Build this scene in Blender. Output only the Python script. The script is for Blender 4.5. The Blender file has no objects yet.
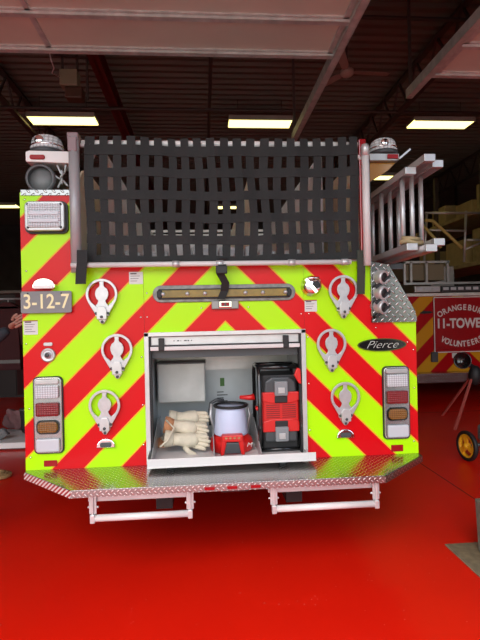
import bpy, bmesh, math, random
from mathutils import Vector, Matrix
random.seed(7)
PI = math.pi
scn = bpy.context.scene
COL = scn.collection

# ------------------------------------------------------------------ camera
CAM = Vector((-.1418, -3.0515, 1.5241))
yaw, pitch, roll = .0771, -.0016, -.0218
fwd = Vector((math.sin(yaw)*math.cos(pitch), math.cos(yaw)*math.cos(pitch), math.sin(pitch)))
r0 = Vector((math.cos(yaw), -math.sin(yaw), 0)); u0 = r0.cross(fwd)
cr = r0*math.cos(roll)+u0*math.sin(roll); cu = -r0*math.sin(roll)+u0*math.cos(roll)
cam = bpy.data.cameras.new('camera'); camo = bpy.data.objects.new('camera', cam); COL.objects.link(camo)
m = Matrix.Identity(4)
for i, v in enumerate((cr, cu, -fwd)):
    for j in range(3): m[j][i] = v[j]
m.translation = CAM
camo.matrix_world = m
cam.sensor_fit = 'HORIZONTAL'; cam.sensor_width = 36; cam.lens = 36; cam.clip_start = .05
scn.camera = camo

def ray(x, y): return fwd + cr*((x-240)/480) + cu*((320-y)/480)
def aY(x, y, Y=0.0):          # measured photo point on the plane Y
    d = ray(x, y); return CAM + d*((Y-CAM.y)/d.y)
def aZ(x, y, Z=0.0):
    d = ray(x, y); return CAM + d*((Z-CAM.z)/d.z)
def aX(x, y, X):
    d = ray(x, y); return CAM + d*((X-CAM.x)/d.x)
def XZ(x, y, Y=0.0):
    p = aY(x, y, Y); return p.x, p.z

# ------------------------------------------------------------------ materials
def mat(name, col, rough=.5, metal=0., spec=None, coat=0., emit=None, estr=0., trans=0., bump=None, vary=None):
    mt = bpy.data.materials.new(name); mt.use_nodes = True
    nt = mt.node_tree; b = nt.nodes['Principled BSDF']
    b.inputs['Base Color'].default_value = (*col, 1); b.inputs['Roughness'].default_value = rough
    b.inputs['Metallic'].default_value = metal
    if spec is not None: b.inputs['Specular IOR Level'].default_value = spec
    if coat: b.inputs['Coat Weight'].default_value = coat; b.inputs['Coat Roughness'].default_value = .08
    if emit: b.inputs['Emission Color'].default_value = (*emit, 1); b.inputs['Emission Strength'].default_value = estr
    if trans: b.inputs['Transmission Weight'].default_value = trans
    tc = nt.nodes.new('ShaderNodeTexCoord')
    if vary:
        sc, amt = vary
        n = nt.nodes.new('ShaderNodeTexNoise'); n.inputs['Scale'].default_value = sc; n.inputs['Detail'].default_value = 5
        nt.links.new(tc.outputs['Object'], n.inputs['Vector'])
        rp = nt.nodes.new('ShaderNodeValToRGB')
        rp.color_ramp.elements[0].position = .3; rp.color_ramp.elements[1].position = .7
        rp.color_ramp.elements[0].color = (*[c*(1-amt) for c in col], 1)
        rp.color_ramp.elements[1].color = (*[min(1, c*(1+amt)) for c in col], 1)
        nt.links.new(n.outputs['Fac'], rp.inputs['Fac']); nt.links.new(rp.outputs['Color'], b.inputs['Base Color'])
    if bump:
        sc, dist = bump
        n = nt.nodes.new('ShaderNodeTexNoise'); n.inputs['Scale'].default_value = sc; n.inputs['Detail'].default_value = 4
        nt.links.new(tc.outputs['Object'], n.inputs['Vector'])
        bp = nt.nodes.new('ShaderNodeBump'); bp.inputs['Distance'].default_value = dist; bp.inputs['Strength'].default_value = .6
        nt.links.new(n.outputs['Fac'], bp.inputs['Height']); nt.links.new(bp.outputs['Normal'], b.inputs['Normal'])
    return mt

class NG:
    def __init__(s, mt): s.nt = mt.node_tree
    def v(s, x):
        return x
    def m(s, op, a, b=None, c=None):
        n = s.nt.nodes.new('ShaderNodeMath'); n.operation = op
        for i, q in enumerate((a, b, c)):
            if q is None: continue
            if isinstance(q, (int, float)): n.inputs[i].default_value = q
            else: s.nt.links.new(q, n.inputs[i])
        return n.outputs[0]
    def mix(s, f, c1, c2):
        n = s.nt.nodes.new('ShaderNodeMix'); n.data_type = 'RGBA'
        if isinstance(f, (int, float)): n.inputs[0].default_value = f
        else: s.nt.links.new(f, n.inputs[0])
        for k, c in ((6, c1), (7, c2)):
            if isinstance(c, tuple): n.inputs[k].default_value = (*c, 1)
            else: s.nt.links.new(c, n.inputs[k])
        return n.outputs[2]
    def xyz(s):
        tc = s.nt.nodes.new('ShaderNodeTexCoord'); sp = s.nt.nodes.new('ShaderNodeSeparateXYZ')
        s.nt.links.new(tc.outputs['Object'], sp.inputs[0]); return sp.outputs

def chevron(name, c0, period, duty, red, yel, xc=0., rough=.32, edge=(.75, .42, .02)):
    mt = mat(name, red, rough, spec=.25)
    g = NG(mt); o = g.xyz(); b = mt.node_tree.nodes['Principled BSDF']
    c = g.m('ADD', o[2], g.m('ABSOLUTE', g.m('SUBTRACT', o[0], xc)))
    t = g.m('FRACT', g.m('ADD', g.m('DIVIDE', g.m('SUBTRACT', c0, c), period), 50.))
    isred = g.m('LESS_THAN', t, duty)
    ew = .006/period
    d1 = g.m('LESS_THAN', g.m('ABSOLUTE', g.m('SUBTRACT', t, duty)), ew)
    d2 = g.m('MAXIMUM', g.m('LESS_THAN', t, ew), g.m('GREATER_THAN', t, 1-ew))
    col = g.mix(isred, yel, red)
    col = g.mix(g.m('MAXIMUM', d1, d2), col, edge)
    g.nt.links.new(col, b.inputs['Base Color'])
    return mt

def tread(name, ax=(0, 1), size=.032, col=(.50, .50, .49), rough=.2, depth=.003):
    mt = mat(name, col, rough, metal=1.)
    g = NG(mt); o = g.xyz(); b = mt.node_tree.nodes['Principled BSDF']
    a, c = o[ax[0]], o[ax[1]]
    u = g.m('DIVIDE', g.m('ADD', a, c), size*1.414); v = g.m('DIVIDE', g.m('SUBTRACT', a, c), size*1.414)
    fu = g.m('FLOOR', u); fv = g.m('FLOOR', v)
    par = g.m('FRACT', g.m('MULTIPLY', g.m('ADD', g.m('ADD', fu, fv), 1000.), .5))
    par = g.m('GREATER_THAN', par, .25)
    lu = g.m('SUBTRACT', g.m('FRACT', u), .5); lv = g.m('SUBTRACT', g.m('FRACT', v), .5)
    inv = g.m('SUBTRACT', 1., par)
    p = g.m('ADD', g.m('MULTIPLY', lu, par), g.m('MULTIPLY', lv, inv))
    q = g.m('ADD', g.m('MULTIPLY', lv, par), g.m('MULTIPLY', lu, inv))
    e = g.m('ADD', g.m('POWER', g.m('DIVIDE', g.m('ABSOLUTE', p), .47), 2.), g.m('POWER', g.m('DIVIDE', g.m('ABSOLUTE', q), .17), 2.))
    h = g.m('MAXIMUM', g.m('SUBTRACT', 1., e), 0.)
    h = g.m('POWER', h, .5)
    bp = g.nt.nodes.new('ShaderNodeBump'); bp.inputs['Distance'].default_value = depth; bp.inputs['Strength'].default_value = 1.
    g.nt.links.new(h, bp.inputs['Height']); g.nt.links.new(bp.outputs['Normal'], b.inputs['Normal'])
    base = tuple(k*.72 for k in col); lug = tuple(min(1, k*1.55) for k in col)   # worn bright lug tops
    g.nt.links.new(g.mix(g.m('MINIMUM', g.m('MULTIPLY', h, 1.3), 1.), base, lug), b.inputs['Base Color'])
    return mt

def ledmat(name, col, rough=.12, scale=.018, metal=0., ax=(0, 2), emit=0.):
    mt = mat(name, col, rough, coat=.15, metal=metal)
    g = NG(mt); o = g.xyz(); b = mt.node_tree.nodes['Principled BSDF']
    f1 = g.m('SUBTRACT', g.m('FRACT', g.m('DIVIDE', o[ax[0]], scale)), .5)
    f2 = g.m('SUBTRACT', g.m('FRACT', g.m('DIVIDE', o[ax[1]], scale*.9)), .5)
    d = g.m('SQRT', g.m('ADD', g.m('MULTIPLY', f1, f1), g.m('MULTIPLY', f2, f2)))
    bp = g.nt.nodes.new('ShaderNodeBump'); bp.inputs['Distance'].default_value = .004; bp.inputs['Strength'].default_value = .9
    g.nt.links.new(d, bp.inputs['Height']); g.nt.links.new(bp.outputs['Normal'], b.inputs['Normal'])
    dk = tuple(c*.6 for c in col)
    g.nt.links.new(g.mix(g.m('GREATER_THAN', d, .42), col, dk), b.inputs['Base Color'])
    return mt

RED = (.62, .0, .004); LIME = (.44, .86, .0)
M = {}
M['chev'] = chevron('chevron_sheet', 3.003, .428, .482, RED, LIME)
M['chev2'] = chevron('dull_chevron_sheet', 2.265, .61, .5, (.42, .0, .004), (.62, .28, .01), xc=4.46, rough=.3, edge=(.5, .2, .01))
M['redpaint'] = mat('red_paint', (.30, .002, .005), .2, coat=.6)
M['darkred'] = mat('dark_red_paint', (.35, .004, .008), .3, coat=.4)
M['tread'] = tread('treadplate', (0, 1), .027)
M['tread_xz'] = tread('treadplate_upright', (0, 2), .036, (.34, .34, .33), .22, .005)
M['tread_lip'] = tread('treadplate_lip', (0, 2), .022, (.52, .51, .50), .3, .003)
M['chrome'] = mat('chrome', (.8, .8, .8), .12, metal=1.)
M['cast'] = mat('cast_aluminium', (.52, .51, .52), .40, metal=.7, vary=(30, .08))
M['alu'] = mat('brushed_aluminium', (.58, .58, .58), .34, metal=.5, vary=(12, .07))
M['satin'] = mat('satin_grey_metal', (.50, .50, .50), .4, metal=.6, vary=(9, .1))
M['linerw'] = mat('pale_liner', (.50, .53, .54), .45, metal=.2, vary=(5, .08))
M['white'] = mat('white_paint', (.80, .78, .76), .35)
M['pinkwhite'] = mat('white_powder_coat', (.66, .63, .62), .3, vary=(6, .04))
M['cream'] = mat('cream_panel', (.92, .84, .62), .5, vary=(4, .12))
M['greyhose'] = mat('pale_grey_panel', (.92, .93, .93), .5, vary=(7, .05))
M['black'] = mat('black_rubber', (.012, .012, .013), .55)
M['blackgl'] = mat('black_gloss', (.01, .01, .01), .15, coat=.5)
M['web'] = mat('black_webbing', (.011, .011, .011), .75, bump=(300, .0015), vary=(6, .2))
M['dgrey'] = mat('dark_grey_plastic', (.055, .06, .065), .4)
M['grey'] = mat('grey_plastic', (.22, .23, .24), .5)
M['plate'] = mat('plate_grey', (.20, .20, .20), .45, vary=(20, .06))
M['plateletter'] = mat('cream_lettering', (.82, .74, .42), .5)
M['whiteletter'] = mat('white_lettering', (.72, .68, .66), .5)
M['silverletter'] = mat('silver_lettering', (.6, .6, .55), .3, metal=.4)
M['lensclear'] = ledmat('clear_led_lens', (.58, .60, .63), scale=.015)
M['lensred'] = ledmat('red_led_lens', (.22, .002, .004), scale=.014, rough=.3)
M['lensamber'] = ledmat('amber_led_lens', (.22, .085, .003), scale=.014, rough=.3)
M['lensblank'] = mat('white_blank_lens', (.52, .54, .58), .3, coat=.4)
M['domec'] = ledmat('clear_dome', (.66, .70, .72), rough=.08, scale=.024)
M['redlens'] = mat('red_marker_lens', (.32, .0, .004), .35, spec=.3)
M['amberbar'] = mat('amber_bar_lens', (.22, .15, .02), .3, vary=(14, .25))
M['toolred'] = mat('tool_red_plastic', (.62, .012, .010), .35)
M['frost'] = mat('frosted_blue_cone', (.56, .62, .80), .35)
M['leather'] = mat('cream_glove_leather', (.62, .55, .42), .8, bump=(60, .004), vary=(18, .12))
M['leatherb'] = mat('tan_glove_leather', (.50, .22, .10), .7, bump=(60, .003))
M['skin'] = mat('skin', (.30, .14, .10), .5)
M['cloth'] = mat('dark_navy_cloth', (.015, .018, .024), .85, bump=(40, .004))
M['hair'] = mat('brown_hair', (.05, .03, .02), .7, bump=(90, .004))
M['eye'] = mat('eye_white', (.7, .7, .7), .2)
M['ceil'] = None
M['steel'] = mat('dark_steel', (.10, .075, .06), .6, metal=.3)
M['galv'] = mat('galvanised_track', (.72, .70, .66), .5, metal=.3, vary=(10, .15))
M['redsteel'] = mat('red_oxide_beam', (.16, .025, .018), .6, vary=(4, .2))
M['doorpanel'] = mat('beige_door_panel', (.82, .76, .64), .4, vary=(2, .04))
M['fan'] = mat('fan_brown', (.45, .34, .28), .5)
M['beige'] = mat('beige_box', (.42, .38, .24), .5)
M['brown'] = mat('brown_motor', (.12, .06, .035), .5)
M['tube'] = mat('fluorescent_tube_diffuser', (.9, .9, .8), .5, emit=(1., .86, .28), estr=3.2)
M['fixture'] = mat('white_fixture_tray', (.5, .48, .4), .4)
M['card'] = mat('cardboard', (.50, .38, .19), .8, vary=(5, .12))
M['wood'] = mat('pale_wood', (.42, .32, .17), .7, vary=(8, .2))
M['wallm'] = mat('dark_painted_block', (.10, .085, .075), .8, vary=(2, .2))
M['lockers'] = mat('dark_locker', (.035, .02, .02), .5)
M['gearred'] = mat('red_gear_cloth', (.05, .006, .007), .8, bump=(30, .006))
M['geardark'] = mat('dark_gear_cloth', (.02, .018, .018), .85, bump=(30, .006))
M['reflect'] = mat('silver_reflective_band', (.12, .12, .11), .4)
M['bench'] = mat('white_low_platform', (.88, .86, .84), .4)
M['rope'] = mat('tan_rope', (.36, .22, .09), .9, bump=(80, .006), vary=(25, .25))
M['mat'] = mat('olive_grey_floor_mat', (.19, .155, .09), .95, vary=(16, .3), bump=(80, .003))
M['greywood'] = mat('weathered_grey_block', (.15, .15, .11), .8, vary=(20, .25), bump=(25, .004))
M['machine'] = mat('green_grey_enamel', (.13, .20, .19), .45, vary=(25, .4))
M['wheelyel'] = mat('yellow_wheel', (.95, .50, .02), .35)
M['tripod'] = mat('faded_red_tube', (.5, .11, .09), .45)
M['conc'] = mat('concrete_apron', (.42, .40, .37), .85, vary=(3, .1))
M['label'] = mat('white_label', (.62, .62, .60), .5)
M['labelink'] = mat('label_ink', (.06, .06, .06), .6)
M['green'] = mat('green_sticker', (.05, .16, .02), .5)
M['yellow'] = mat('pale_yellow_strap', (.55, .45, .15), .6)
M['tyre'] = mat('tyre', (.015, .015, .015), .8, bump=(60, .01))
M['glassdark'] = mat('dark_glass', (.01, .012, .014), .05, coat=.8)

def ceiling_mat():
    mt = mat('ribbed_steel_deck', (.13, .085, .06), .6, metal=.2)
    g = NG(mt); o = g.xyz(); b = mt.node_tree.nodes['Principled BSDF']
    n = g.nt.nodes.new('ShaderNodeTexNoise'); n.inputs['Scale'].default_value = 1.2
    g.nt.links.new(g.mix(n.outputs['Fac'], (.15, .135, .10), (.21, .185, .14)), b.inputs['Base Color'])
    return mt
M['ceil'] = ceiling_mat()

def floor_mat():
    mt = mat('red_epoxy_floor', (.60, .012, .006), .3, spec=.25)
    g = NG(mt); b = mt.node_tree.nodes['Principled BSDF']
    tc = g.nt.nodes.new('ShaderNodeTexCoord')
    n = g.nt.nodes.new('ShaderNodeTexNoise'); n.inputs['Scale'].default_value = 1.3; n.inputs['Detail'].default_value = 6
    g.nt.links.new(tc.outputs['Object'], n.inputs['Vector'])
    w = g.nt.nodes.new('ShaderNodeTexVoronoi'); w.inputs['Scale'].default_value = 28
    g.nt.links.new(tc.outputs['Object'], w.inputs['Vector'])
    w2 = g.nt.nodes.new('ShaderNodeTexNoise'); w2.inputs['Scale'].default_value = 5
    g.nt.links.new(tc.outputs['Object'], w2.inputs['Vector'])
    speck = g.m('MULTIPLY', g.m('LESS_THAN', w.outputs['Distance'], .075), g.m('GREATER_THAN', w2.outputs['Fac'], .58))
    base = g.mix(n.outputs['Fac'], (.62, .008, .003), (.75, .014, .003))
    g.nt.links.new(g.mix(g.m('MULTIPLY', speck, .9), base, (.8, .35, .28)), b.inputs['Base Color'])
    r = g.m('ADD', g.m('MULTIPLY', n.outputs['Fac'], .12), .24)
    g.nt.links.new(r, b.inputs['Roughness'])
    n3 = g.nt.nodes.new('ShaderNodeTexNoise'); n3.inputs['Scale'].default_value = 7; n3.inputs['Detail'].default_value = 3
    g.nt.links.new(tc.outputs['Object'], n3.inputs['Vector'])
    bp = g.nt.nodes.new('ShaderNodeBump'); bp.inputs['Distance'].default_value = .002; bp.inputs['Strength'].default_value = .15
    g.nt.links.new(n3.outputs['Fac'], bp.inputs['Height']); g.nt.links.new(bp.outputs['Normal'], b.inputs['Normal'])
    return mt
M['floor'] = floor_mat()

def hazard_mat():
    mt = mat('red_white_hazard_edge', (.7, .7, .7), .35)
    g = NG(mt); o = g.xyz(); b = mt.node_tree.nodes['Principled BSDF']
    t = g.m('FRACT', g.m('ADD', g.m('DIVIDE', g.m('SUBTRACT', o[0], o[2]), .026), 500.))
    g.nt.links.new(g.mix(g.m('LESS_THAN', t, .5), (.68, .66, .64), (.32, .01, .012)), b.inputs['Base Color'])
    return mt
M['hazard'] = hazard_mat()

# ------------------------------------------------------------------ mesh builder
class MB:
    def __init__(s): s.v = []; s.f = []; s.sm = []
    def add(s, vs, fs, smooth=False):
        o = len(s.v); s.v += [tuple(v) for v in vs]; s.f += [tuple(i+o for i in f) for f in fs]; s.sm += [smooth]*len(fs); return s
    def box(s, x0, x1, y0, y1, z0, z1):
        vs = [(x, y, z) for z in (z0, z1) for y in (y0, y1) for x in (x0, x1)]
        return s.add(vs, [(0, 2, 3, 1), (4, 5, 7, 6), (0, 1, 5, 4), (2, 6, 7, 3), (0, 4, 6, 2), (1, 3, 7, 5)])
    def bar(s, p, q, w, h, up=(0, 0, 1)):
        p, q = Vector(p), Vector(q); d = (q-p).normalized(); up = Vector(up)
        if abs(d.dot(up)) > .98: up = Vector((0, 1, 0))
        a = d.cross(up).normalized(); b = a.cross(d)
        vs = [e + a*(w/2*i) + b*(h/2*j) for e in (p, q) for i, j in ((-1, -1), (1, -1), (1, 1), (-1, 1))]
        return s.add(vs, [(0, 1, 2, 3), (7, 6, 5, 4), (0, 4, 5, 1), (1, 5, 6, 2), (2, 6, 7, 3), (3, 7, 4, 0)])
    def tube(s, pts, r, n=14, caps=True, rads=None):
        pts = [Vector(p) for p in pts]; vs = []; fs = []
        ref = None
        for i, p in enumerate(pts):
            d = (pts[min(i+1, len(pts)-1)]-pts[max(i-1, 0)]).normalized()
            if ref is None:
                ref = Vector((0, 0, 1)) if abs(d.z) < .9 else Vector((0, 1, 0))
            a = d.cross(ref).normalized(); b = a.cross(d).normalized(); ref = b
            rr = rads[i] if rads else r
            for k in range(n):
                t = 2*PI*k/n; vs.append(p + a*(rr*math.cos(t)) + b*(rr*math.sin(t)))
        for i in range(len(pts)-1):
            for k in range(n):
                k2 = (k+1) % n; fs.append((i*n+k, i*n+k2, (i+1)*n+k2, (i+1)*n+k))
        s.add(vs, fs, True)
        if caps:
            o = len(s.v)-len(vs)
            s.f += [tuple(o+k for k in range(n))[::-1], tuple(o+(len(pts)-1)*n+k for k in range(n))]; s.sm += [False, False]
        return s
    def lathe(s, c, axis, prof, n=28, a0=None):      # prof: (radius, height along axis)
        c = Vector(c); ax = Vector(axis).normalized(); ref = Vector((0, 0, 1)) if abs(ax.z) < .9 else Vector((1, 0, 0))
        a = ax.cross(ref).normalized(); b = a.cross(ax)
        vs = []; fs = []
        for (r, h) in prof:
            for k in range(n):
                t = 2*PI*k/n; vs.append(c+ax*h+a*(r*math.cos(t))+b*(r*math.sin(t)))
        for i in range(len(prof)-1):
            for k in range(n):
                k2 = (k+1) % n; fs.append((i*n+k, i*n+k2, (i+1)*n+k2, (i+1)*n+k))
        s.add(vs, fs, True)
        if abs(prof[0][1]-prof[-1][1]) < 1e-3 and prof[0][0] > 1e-5 and prof[-1][0] > 1e-5: return s
        o = len(s.v)-len(vs)
        if prof[0][0] > 1e-5: s.f.append(tuple(o+k for k in range(n))[::-1]); s.sm.append(False)
        if prof[-1][0] > 1e-5: s.f.append(tuple(o+(len(prof)-1)*n+k for k in range(n))); s.sm.append(False)
        return s
    def prism(s, pts, y0, y1):       # pts in XZ, extruded in Y
        n = len(pts)
        vs = [(x, y0, z) for x, z in pts]+[(x, y1, z) for x, z in pts]
        fs = [tuple(range(n)), tuple(range(2*n-1, n-1, -1))]+[(i, i+n, (i+1) % n+n, (i+1) % n) for i in range(n)]
        return s.add(vs, fs)
    def prismz(s, pts, z0, z1):
        n = len(pts)
        vs = [(x, y, z0) for x, y in pts]+[(x, y, z1) for x, y in pts]
        fs = [tuple(range(n))[::-1], tuple(range(n, 2*n))]+[(i, (i+1) % n, (i+1) % n+n, i+n) for i in range(n)]
        return s.add(vs, fs)
    def prismx(s, pts, x0, x1):      # pts in YZ
        n = len(pts)
        vs = [(x0, y, z) for y, z in pts]+[(x1, y, z) for y, z in pts]
        fs = [tuple(range(n)), tuple(range(2*n-1, n-1, -1))]+[(i, i+n, (i+1) % n+n, (i+1) % n) for i in range(n)]
        return s.add(vs, fs)
    def ringplate(s, outer, inner, y0, y1):
        n = len(outer); vs = [(x, y0, z) for x, z in outer]+[(x, y0, z) for x, z in inner]+[(x, y1, z) for x, z in outer]+[(x, y1, z) for x, z in inner]
        fs = []
        for i in range(n):
            j = (i+1) % n
            fs += [(i, j, j+n, i+n), (i+2*n, i+3*n, j+3*n, j+2*n), (i, i+2*n, j+2*n, j), (i+n, j+n, j+3*n, i+3*n)]
        return s.add(vs, fs)
    def blob(s, c, r, n=20, k=12, fn=None):
        c = Vector(c); vs = []; fs = []
        for i in range(k+1):
            th = PI*i/k
            for j in range(n):
                ph = 2*PI*j/n; d = Vector((math.sin(th)*math.cos(ph), math.sin(th)*math.sin(ph), math.cos(th)))
                q = fn(d) if fn else 1.
                vs.append(c+Vector((d.x*r[0]*q, d.y*r[1]*q, d.z*r[2]*q)))
        for i in range(k):
            for j in range(n):
                j2 = (j+1) % n; fs.append((i*n+j, (i+1)*n+j, (i+1)*n+j2, i*n+j2))
        return s.add(vs, fs, True)
    def obj(s, name, mt, parent=None, bevel=0., seg=2, loc=None):
        me = bpy.data.meshes.new(name); me.from_pydata(s.v, [], s.f); me.update()
        bm = bmesh.new(); bm.from_mesh(me)
        bmesh.ops.remove_doubles(bm, verts=bm.verts, dist=1e-6)
        bmesh.ops.recalc_face_normals(bm, faces=bm.faces); 
        bm.to_mesh(me); bm.free()
        if any(s.sm):
            if len(me.polygons) == len(s.sm):
                me.polygons.foreach_set('use_smooth', s.sm)
            else:
                for p in me.polygons: p.use_smooth = len(p.vertices) <= 4
        me.materials.append(M[mt] if isinstance(mt, str) else mt)
        o = bpy.data.objects.new(name, me); COL.objects.link(o)
        if bevel:
            b = o.modifiers.new('bevel', 'BEVEL'); b.width = bevel; b.segments = seg; b.limit_method = 'ANGLE'; b.angle_limit = math.radians(50)
        if parent: par(o, parent)
        return o

LOC = {}
def par(o, p):
    o.parent = p
    q = p; t = Vector((0, 0, 0))
    mw = Matrix.Identity(4)
    while q: mw = q.matrix_basis @ mw if q.parent is None else q.matrix_parent_inverse @ q.matrix_basis @ mw; q = q.parent
    o.matrix_parent_inverse = mw.inverted()
def tag(o, label, cat, group=None, kind=None):
    if label: o['label'] = label
    if cat: o['category'] = cat
    if group: o['group'] = group
    if kind: o['kind'] = kind
    return o
def thing(name, loc, label, cat, group=None):
    o = bpy.data.objects.new(name, None); o.empty_display_size = .1; COL.objects.link(o); o.location = loc
    return tag(o, label, cat, group)
def struct(o): o['kind'] = 'structure'; return o
def copy_tree(o, parent=None):
    c = o.copy(); COL.objects.link(c)
    if parent: c.parent = parent
    for ch in list(o.children): copy_tree(ch, c)
    return c
def text(name, body, size, loc, mt, parent=None, ext=.001, shear=0., rotz=0., align='CENTER', sx=1., arc=None, off=0.):
    """upright lettering facing -Y, returned as one mesh"""
    pieces = []
    def one(s, al):
        cu_ = bpy.data.curves.new('lettering', 'FONT'); cu_.body = s; cu_.size = size; cu_.extrude = ext; cu_.shear = shear
        cu_.align_x = al; cu_.align_y = 'CENTER'; cu_.offset = off
        t = bpy.data.objects.new('lettering', cu_); COL.objects.link(t)
        dg = bpy.context.evaluated_depsgraph_get(); me = bpy.data.meshes.new_from_object(t.evaluated_get(dg))
        bpy.data.objects.remove(t); bpy.data.curves.remove(cu_); return me
    mb = MB()
    if arc is None:
        me = one(body, align)
        mb.add([(v.co.x*sx, -v.co.z, v.co.y) for v in me.vertices], [tuple(p.vertices) for p in me.polygons])
        bpy.data.meshes.remove(me)
    else:
        R, step, sgn = arc           # radius, angular step, +1 letters fan over the top, -1 under the bottom
        n = len(body)
        for i, ch in enumerate(body):
            a = (i-(n-1)/2)*step*sgn
            me = one(ch, 'CENTER')
            ca, sa = math.cos(-a), math.sin(-a)
            vs = []
            for v in me.vertices:
                x, z = v.co.x*sx, v.co.y
                x2, z2 = x*ca-z*sa, x*sa+z*ca
                vs.append((x2+R*math.sin(a)*1., -v.co.z, z2+(R*math.cos(a)-R)))
            mb.add(vs, [tuple(p.vertices) for p in me.polygons]); bpy.data.meshes.remove(me)
    mb.v = [(x+loc[0], y+loc[1], z+loc[2]) for x, y, z in mb.v]
    return mb.obj(name, mt, parent)

# ================================================================== SETTING
struct(MB().box(-10, 10, -3.3, 18, -.12, 0).obj('floor', 'floor'))
struct(MB().box(-16, 16, -16, -3.3, -.16, -.04).obj('ground', 'conc'))
# joint running through the floor
j = MB()
j.box(2.055, 2.064, -3.3, 17.9, -.004, .0012)
j.box(-9.9, 9.9, 4.2, 4.208, -.004, .0012)
struct(j.obj('trim_1', 'black'))
# ribbed deck
ZC = 5.75
dk = MB(); y = -3.2
prof = []
while y < 18:
    prof += [(y, ZC), (y+.03, ZC+.05), (y+.10, ZC+.05), (y+.13, ZC)]; y += .2
vs = [(-10, a, b) for a, b in prof]+[(10, a, b) for a, b in prof]; n = len(prof)
dk.add(vs, [(i, i+1, n+i+1, n+i) for i in range(n-1)])
dk.box(-10, 10, -3.3, 18, ZC+.12, ZC+.2)
struct(dk.obj('ceiling', 'ceil'))
struct(MB().box(-10.2, 10.2, 18, 18.2, 0, 6).obj('wall_back', 'wallm'))
struct(MB().box(-10.2, -10, -3.3, 18, 0, 6).obj('wall_left', 'wallm'))
struct(MB().box(10, 10.2, -3.3, 18, 0, 6).obj('wall_right', 'wallm'))
DO = [(-7.2, -3.5), (-3.0, 1.4), (2.45, 6.1)]
fw = MB(); xs = [-10.2]+[q for d in DO for q in d]+[10.2]
for i in range(0, len(xs), 2): fw.box(xs[i], xs[i+1], -3.5, -3.3, 0, 6)
for a, b in DO: fw.box(a, b, -3.5, -3.3, 4.25, 6)
struct(fw.obj('wall_front', 'wallm'))

# structural steel
k = 0
bm_ = MB()
for z0, z1, w in ((5.25, 5.27, .16), (5.48, 5.5, .16), (5.25, 5.5, .02)):
    bm_.box(-1.6-w/2, -1.6+w/2, -3.2, 17.9, z0, z1)
tag(bm_.obj('roof_beam', 'redsteel'), 'dark red roof beam running back beneath the ribbed ceiling', 'beam')
def joist(x, zb, zt, label, my='steel'):
    o = MB()
    o.box(x-.05, x+.05, -3.2, 17.9, zb, zb+.04); o.box(x-.05, x+.05, -3.2, 17.9, zt-.04, zt)
    y = -3.1; up = False
    while y < 17.6:
        o.bar((x, y, zb if up else zt), (x, y+.35, zt if up else zb), .03, .03); y += .35; up = not up
    tag(o.obj('roof_truss', my), label, 'truss', 'open web trusses under the ceiling')
joist(-3.35, 5.2, 5.7, 'dark open web roof truss left of the red beam')
joist(3.45, 5.15, 5.7, 'dark open web roof truss above the raised right bay door')
joist(7.0, 5.15, 5.7, 'dark open web roof truss nearest the right wall')
o = MB().tube([(-9.8, 5.3, 5.17), (1.2, 5.3, 5.17), (9.8, 5.3, 5.17)], .028).obj('sprinkler_pipe', 'steel')
tag(o, 'dark sprinkler pipe crossing the ceiling behind the grey opener box', 'pipe')
o = MB().tube([(.06, -3, 5.42), (.06, 17.9, 5.42)], .03).obj('conduit_pipe', 'steel')
tag(o, 'thin dark conduit running back along the middle of the ceiling', 'pipe')
o = MB().tube([(-9.8, 3.1, 5.45), (9.8, 3.1, 5.45)], .025).obj('sprinkler_pipe', 'steel')
tag(o, 'thin pipe crossing the ceiling in front of the ceiling fan', 'pipe')

# overhead doors, raised flat under the ceiling
def overhead(x0, x1, yend, label, stiles, exts):
    t = thing('overhead_door', ((x0+x1)/2, yend, 4.3), label, 'overhead door', 'raised bay doors')
    y = yend; i = 0
    while y > -3.1:
        y2 = max(y-.58, -3.2)
        MB().box(x0, x1, y2+.006, y, 4.30, 4.345).obj('door_panel', 'doorpanel', t, .003)
        s = MB().box(x0, x1, y-.055, y+.005, 4.262, 4.30)
        s.box(x0, x1, y-.085, y-.055, 4.285, 4.30)
        s.obj('strut', 'galv', t)
        for xx in stiles:
            MB().box(xx-.025, xx+.025, y2+.01, y-.06, 4.285, 4.30).obj('stile', 'galv', t)
        y = y2-.001
    for xx, ext in ((x0-.04, exts[0]), (x1+.04, exts[1])):
        tr = MB().box(xx-.035, xx+.035, -3.25, yend+ext, 4.25, 4.26); tr.box(xx-.04, xx-.03, -3.25, yend+ext, 4.25, 4.36); tr.box(xx+.03, xx+.04, -3.25, yend+ext, 4.25, 4.36)
        tr.obj('track', 'galv', t)
        for yy in (yend+ext-.05, yend-1.6): MB().bar((xx, yy, 4.25), (xx, yy, 5.7), .035, .02).obj('hanger', 'steel', t)
    return t
overhead(-2.9, 1.28, 1.95, 'raised pinkish beige bay door overhead, its track ending above the net', (-2.85, -1.62, 1.24), (.0, 2.3))
overhead(2.54, 6.0, 2.3, 'raised pinkish beige bay door over the bay of the second truck', (2.6, 5.9), (.5, .5))

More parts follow.
